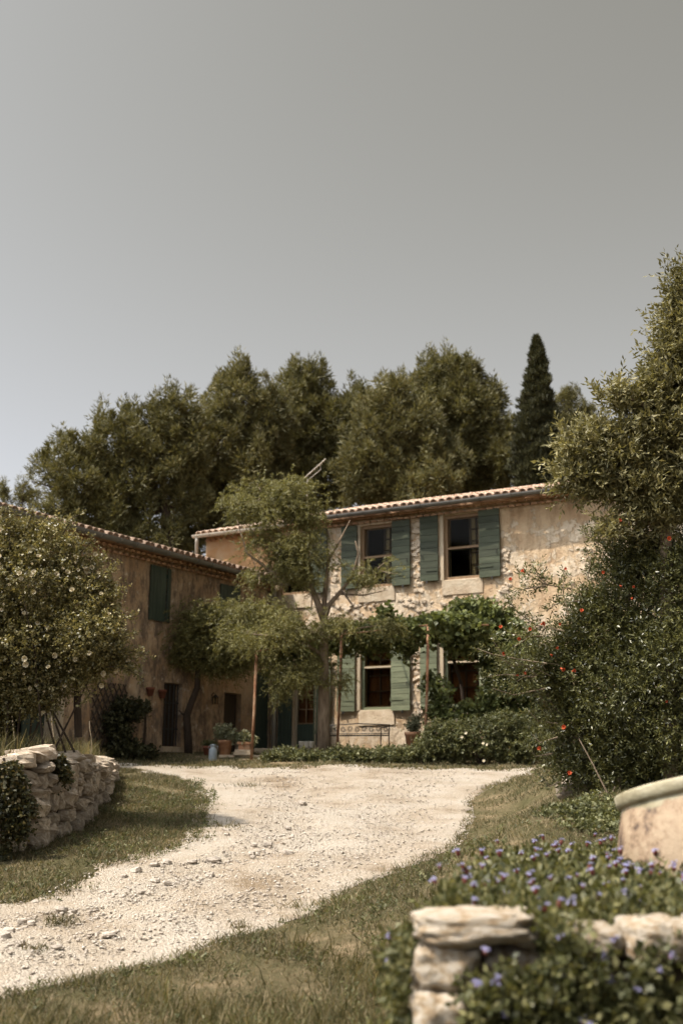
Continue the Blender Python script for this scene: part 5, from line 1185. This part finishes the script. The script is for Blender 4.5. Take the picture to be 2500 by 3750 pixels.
# big glazed garden jar, leaning
mt, n, b = new_mat('worn_glazed_clay')
tc = n.nodes.new('ShaderNodeTexCoord'); sp_ = n.nodes.new('ShaderNodeSeparateXYZ'); n.links.new(tc.outputs['Object'], sp_.inputs[0])
c1, f1, _ = noise_col(n, [(0.09, 0.055, 0.035), (0.28, 0.19, 0.115), (0.36, 0.265, 0.17)], 4, 8, .72, lo=.42, hi=.58)
c2, f2, _ = noise_col(n, [(0.20, 0.165, 0.09), (0.31, 0.27, 0.17), (0.42, 0.375, 0.265)], 6, 6, lo=.35, hi=.65)
nz_ = n.nodes.new('ShaderNodeTexNoise'); nz_.inputs['Scale'].default_value = 7; n.links.new(tc.outputs['Object'], nz_.inputs['Vector'])
ma = n.nodes.new('ShaderNodeMath'); ma.operation = 'MULTIPLY_ADD'; ma.inputs[1].default_value = .16; n.links.new(nz_.outputs['Fac'], ma.inputs[0]); n.links.new(sp_.outputs['Z'], ma.inputs[2])
rp = n.nodes.new('ShaderNodeMapRange'); rp.inputs['From Min'].default_value = .585; rp.inputs['From Max'].default_value = .60; n.links.new(ma.outputs[0], rp.inputs['Value'])
n.links.new(mixc(n, rp.outputs[0], c1, c2), b.inputs['Base Color']); b.inputs['Roughness'].default_value = .6
_, h_, _ = noise_col(n, [(0, 0, 0), (1, 1, 1)], 18, 9, .75); bump(n, b, h_, .8, .02)
pt = at(2262, 2915, 6.5)
pot = empty('garden_jar', 'big weathered clay jar with a green glazed rim among the blue flowers', 'jar', (pt.x + .60, 6.5, .955)); pot.rotation_euler = (-R(9), -R(9), 0)
MB().lathe([(0, -.25), (.40, -.25), (.50, -.10), (.555, .08), (.562, .22), (.54, .36), (.508, .46), (.480, .535)], 64).build('body', mt, pot, True)
MB().lathe([(.480, .535), (.494, .542), (.503, .555), (.505, .600), (.498, .612), (.484, .617), (.455, .616), (.44, .60), (.44, .3), (0, .3)], 64).build('rim', mt, pot, True)
MB().lathe([(.43, .5), (0, .52)], 32).build('soil', M['soil'], pot)

# ------------------------------------------------------------------ grass
def grass(name, pts, hmin, hmax, wd, mat, lean=0.5, kind=True):
    n = len(pts); hgt = hmin + (hmax - hmin) * RNG.random(n) ** 1.6
    d = unit(rdir(n) * lean + np.array([0.05, 0, 1.0])); s_ = unit(np.cross(d, rdir(n)))
    b0 = pts; m1 = pts + d * (hgt * .55)[:, None]; tip = pts + d * hgt[:, None] + (rdir(n) * np.array([1, 1, .2])) * (hgt * .35)[:, None]
    ww = wd * RNG.uniform(.6, 1.3, n)[:, None]
    V = np.stack([b0 - s_ * ww / 2, b0 + s_ * ww / 2, m1 + s_ * ww * .4, tip, m1 - s_ * ww * .4], 1).reshape(-1, 3)
    F = (np.arange(n)[:, None, None] * 5 + np.array([(0, 1, 2), (0, 2, 4), (4, 2, 3)])[None]).reshape(-1, 3)
    return nprops(link(name, mesh_np(name, V, F, mat)), kind='stuff')
def patch(x, y): return 0.5 + 0.28 * np.sin(x * 2.3 + 1.3 * np.sin(y * 1.9)) + 0.22 * np.sin(y * 2.9 + 1.7 * np.sin(x * 2.7 + 1)) + 0.15 * np.sin(x * 7.1 + y * 5.3)
def field(n, y0, y1, xa, xb, thr, pw=1.5):
    y = y0 + (y1 - y0) * RNG.random(n) ** pw; lo, hi = xa(y), xb(y); x = lo + (hi - lo) * RNG.random(n)
    k = (np.abs(x) < y * 0.335 + 0.5) & (patch(x, y) + RNG.normal(0, .22, n) > thr); x, y = x[k], y[k]
    return np.stack([x, y, ground(x, y) - .01], 1)
nprops(grass('verge_grass', field(92000, 6.6, 15, lambda y: edge_r(y) - .12 + .0 * y, lambda y: np.minimum(edge_r(y) + 3.2, y * .34 + .5), .42), .022, .12, .007, M['grass'], .85), 'short dry grass along the right side of the gravel drive')
grass('dry_verge_grass', field(46000, 6.6, 15, lambda y: edge_r(y) - .2, lambda y: np.minimum(edge_r(y) + 3.2, y * .34 + .5), -.2), .012, .055, .007, M['drygrass'], 1.4)
grass('dry_wall_foot_grass', field(16000, 10.2, 21, lambda y: np.interp(y, WALL_Y, WALL_X), lambda y: edge_l(y) + .35, -.2, 1.1), .012, .06, .008, M['drygrass'], 1.4)
grass('tuft_grass', field(26000, 6.6, 9.5, lambda y: edge_r(y) + .6, lambda y: y * .34 + .4, .66), .10, .27, .0065, M['tallgrass'], .5)
grass('bank_grass', field(40000, 14, 23.5, lambda y: edge_r(y) - .15, lambda y: edge_r(y) + 3.5, .40, 1.0), .02, .10, .010, M['grass'], .9)
grass('wall_foot_grass', field(70000, 10.2, 22, lambda y: np.interp(y, WALL_Y, WALL_X) - .02, lambda y: edge_l(y) + .18, .25, 1.1), .02, .10, .009, M['grass'], .9)
grass('courtyard_grass', field(26000, 22.6, 26.5, lambda y: -5.5 + 0 * y, lambda y: 5.5 + 0 * y, .30, 1.0), .02, .11, .018, M['grass'], .9)
grass('terrace_grass', field(26000, 12.5, 22.5, lambda y: -8 + 0 * y, lambda y: np.interp(y, WALL_Y, WALL_X) - .30, .30, 1.0), .12, .48, .011, M['tallgrass'], .4)
tuft = []
for px_, py_, nn, rr_ in [(215, 3385, 160, .16), (1350, 3270, 120, .2), (1080, 3330, 90, .15), (820, 3030, 140, .22), (690, 3000, 200, .4), (560, 3040, 260, .5), (1180, 3320, 60, .12), (880, 3400, 50, .1), (130, 3480, 60, .12), (560, 3640, 80, .2), (900, 2880, 90, .3)]:
    p = hit(px_, py_); q = np.stack([p.x + RNG.normal(0, rr_ * .5, nn), p.y + RNG.normal(0, rr_ * .5, nn)], 1); tuft.append(np.column_stack([q, ground(q[:, 0], q[:, 1])]))
grass('drive_tufts', np.concatenate(tuft), .03, .14, .007, M['grass'], .8)
wq = field(1500, 6.7, 14, lambda y: edge_r(y) + .05, lambda y: np.minimum(edge_r(y) + 3.2, y * .34 + .5), .5)
V, F = twigs(np.repeat(wq, 3, 0) + RNG.normal(0, .03, (len(wq) * 3, 3)) * np.array([1, 1, .1]), unit(rdir(len(wq) * 3) * .8 + np.array([0, 0, .8])), .09 * RNG.uniform(.4, 1.6, len(wq) * 3), 6, .034, .014, .9, .1)
nprops(link('verge_weeds', mesh_np('verge_weeds', V, F, M['hedge'])), kind='stuff')
wq = field(900, 10.8, 20, lambda y: np.interp(y, WALL_Y, WALL_X) + .02, lambda y: edge_l(y) + .3, .45, 1.0)
V, F = twigs(np.repeat(wq, 3, 0) + RNG.normal(0, .03, (len(wq) * 3, 3)) * np.array([1, 1, .1]), unit(rdir(len(wq) * 3) * .8 + np.array([0, 0, .8])), .09 * RNG.uniform(.4, 1.6, len(wq) * 3), 6, .036, .016, .9, .1)
nprops(link('wall_foot_weeds', mesh_np('wall_foot_weeds', V, F, M['hedge'])), kind='stuff')
# a few tall dry stalks standing above the wall
for i, (px_, top, bot, lab) in enumerate([(328, 2640, 2760, 'tall pale dry grass stalk standing before the ochre wall'), (190, 2620, 2770, 'bent dry grass stalk in front of the barn doors'), (45, 2600, 2770, 'dry seed headed stalk nearest the photo edge, before the barn doors')]):
    a = Vector(at(px_ + 6, bot, 17)); q = Vector(at(px_, top, 17)); o = MB().tube([(a.x, a.y, gz(a.x, a.y)), a.lerp(q, .4) + Vector((.02, 0, 0)), a.lerp(q, .8), q], [.006, .006, .009, .003], 5).build('grass_stalk', M['pale_wood']); nprops(o, lab, 'grass stalk')
# low leafy ground cover below the pomegranate
gc = empty('ground_cover', 'low dark leafy ground cover beside the clay jar and under the pomegranate', 'plant', hit(2150, 2990))
gl_ = []
for px_, py_ in [(2060, 2985), (2110, 2970), (2170, 2990), (2230, 2985), (2140, 3030), (2210, 3040), (2260, 3020), (2280, 2960), (2190, 2940)]:
    p = hit(px_, py_); gl_.append((p.x, p.y, p.z + .03, .28, .3, .10))
broad(gc, gl_, 900, 0.040, 0.030, M['hedge'], 0.14, 7, 0.2, 0.6)
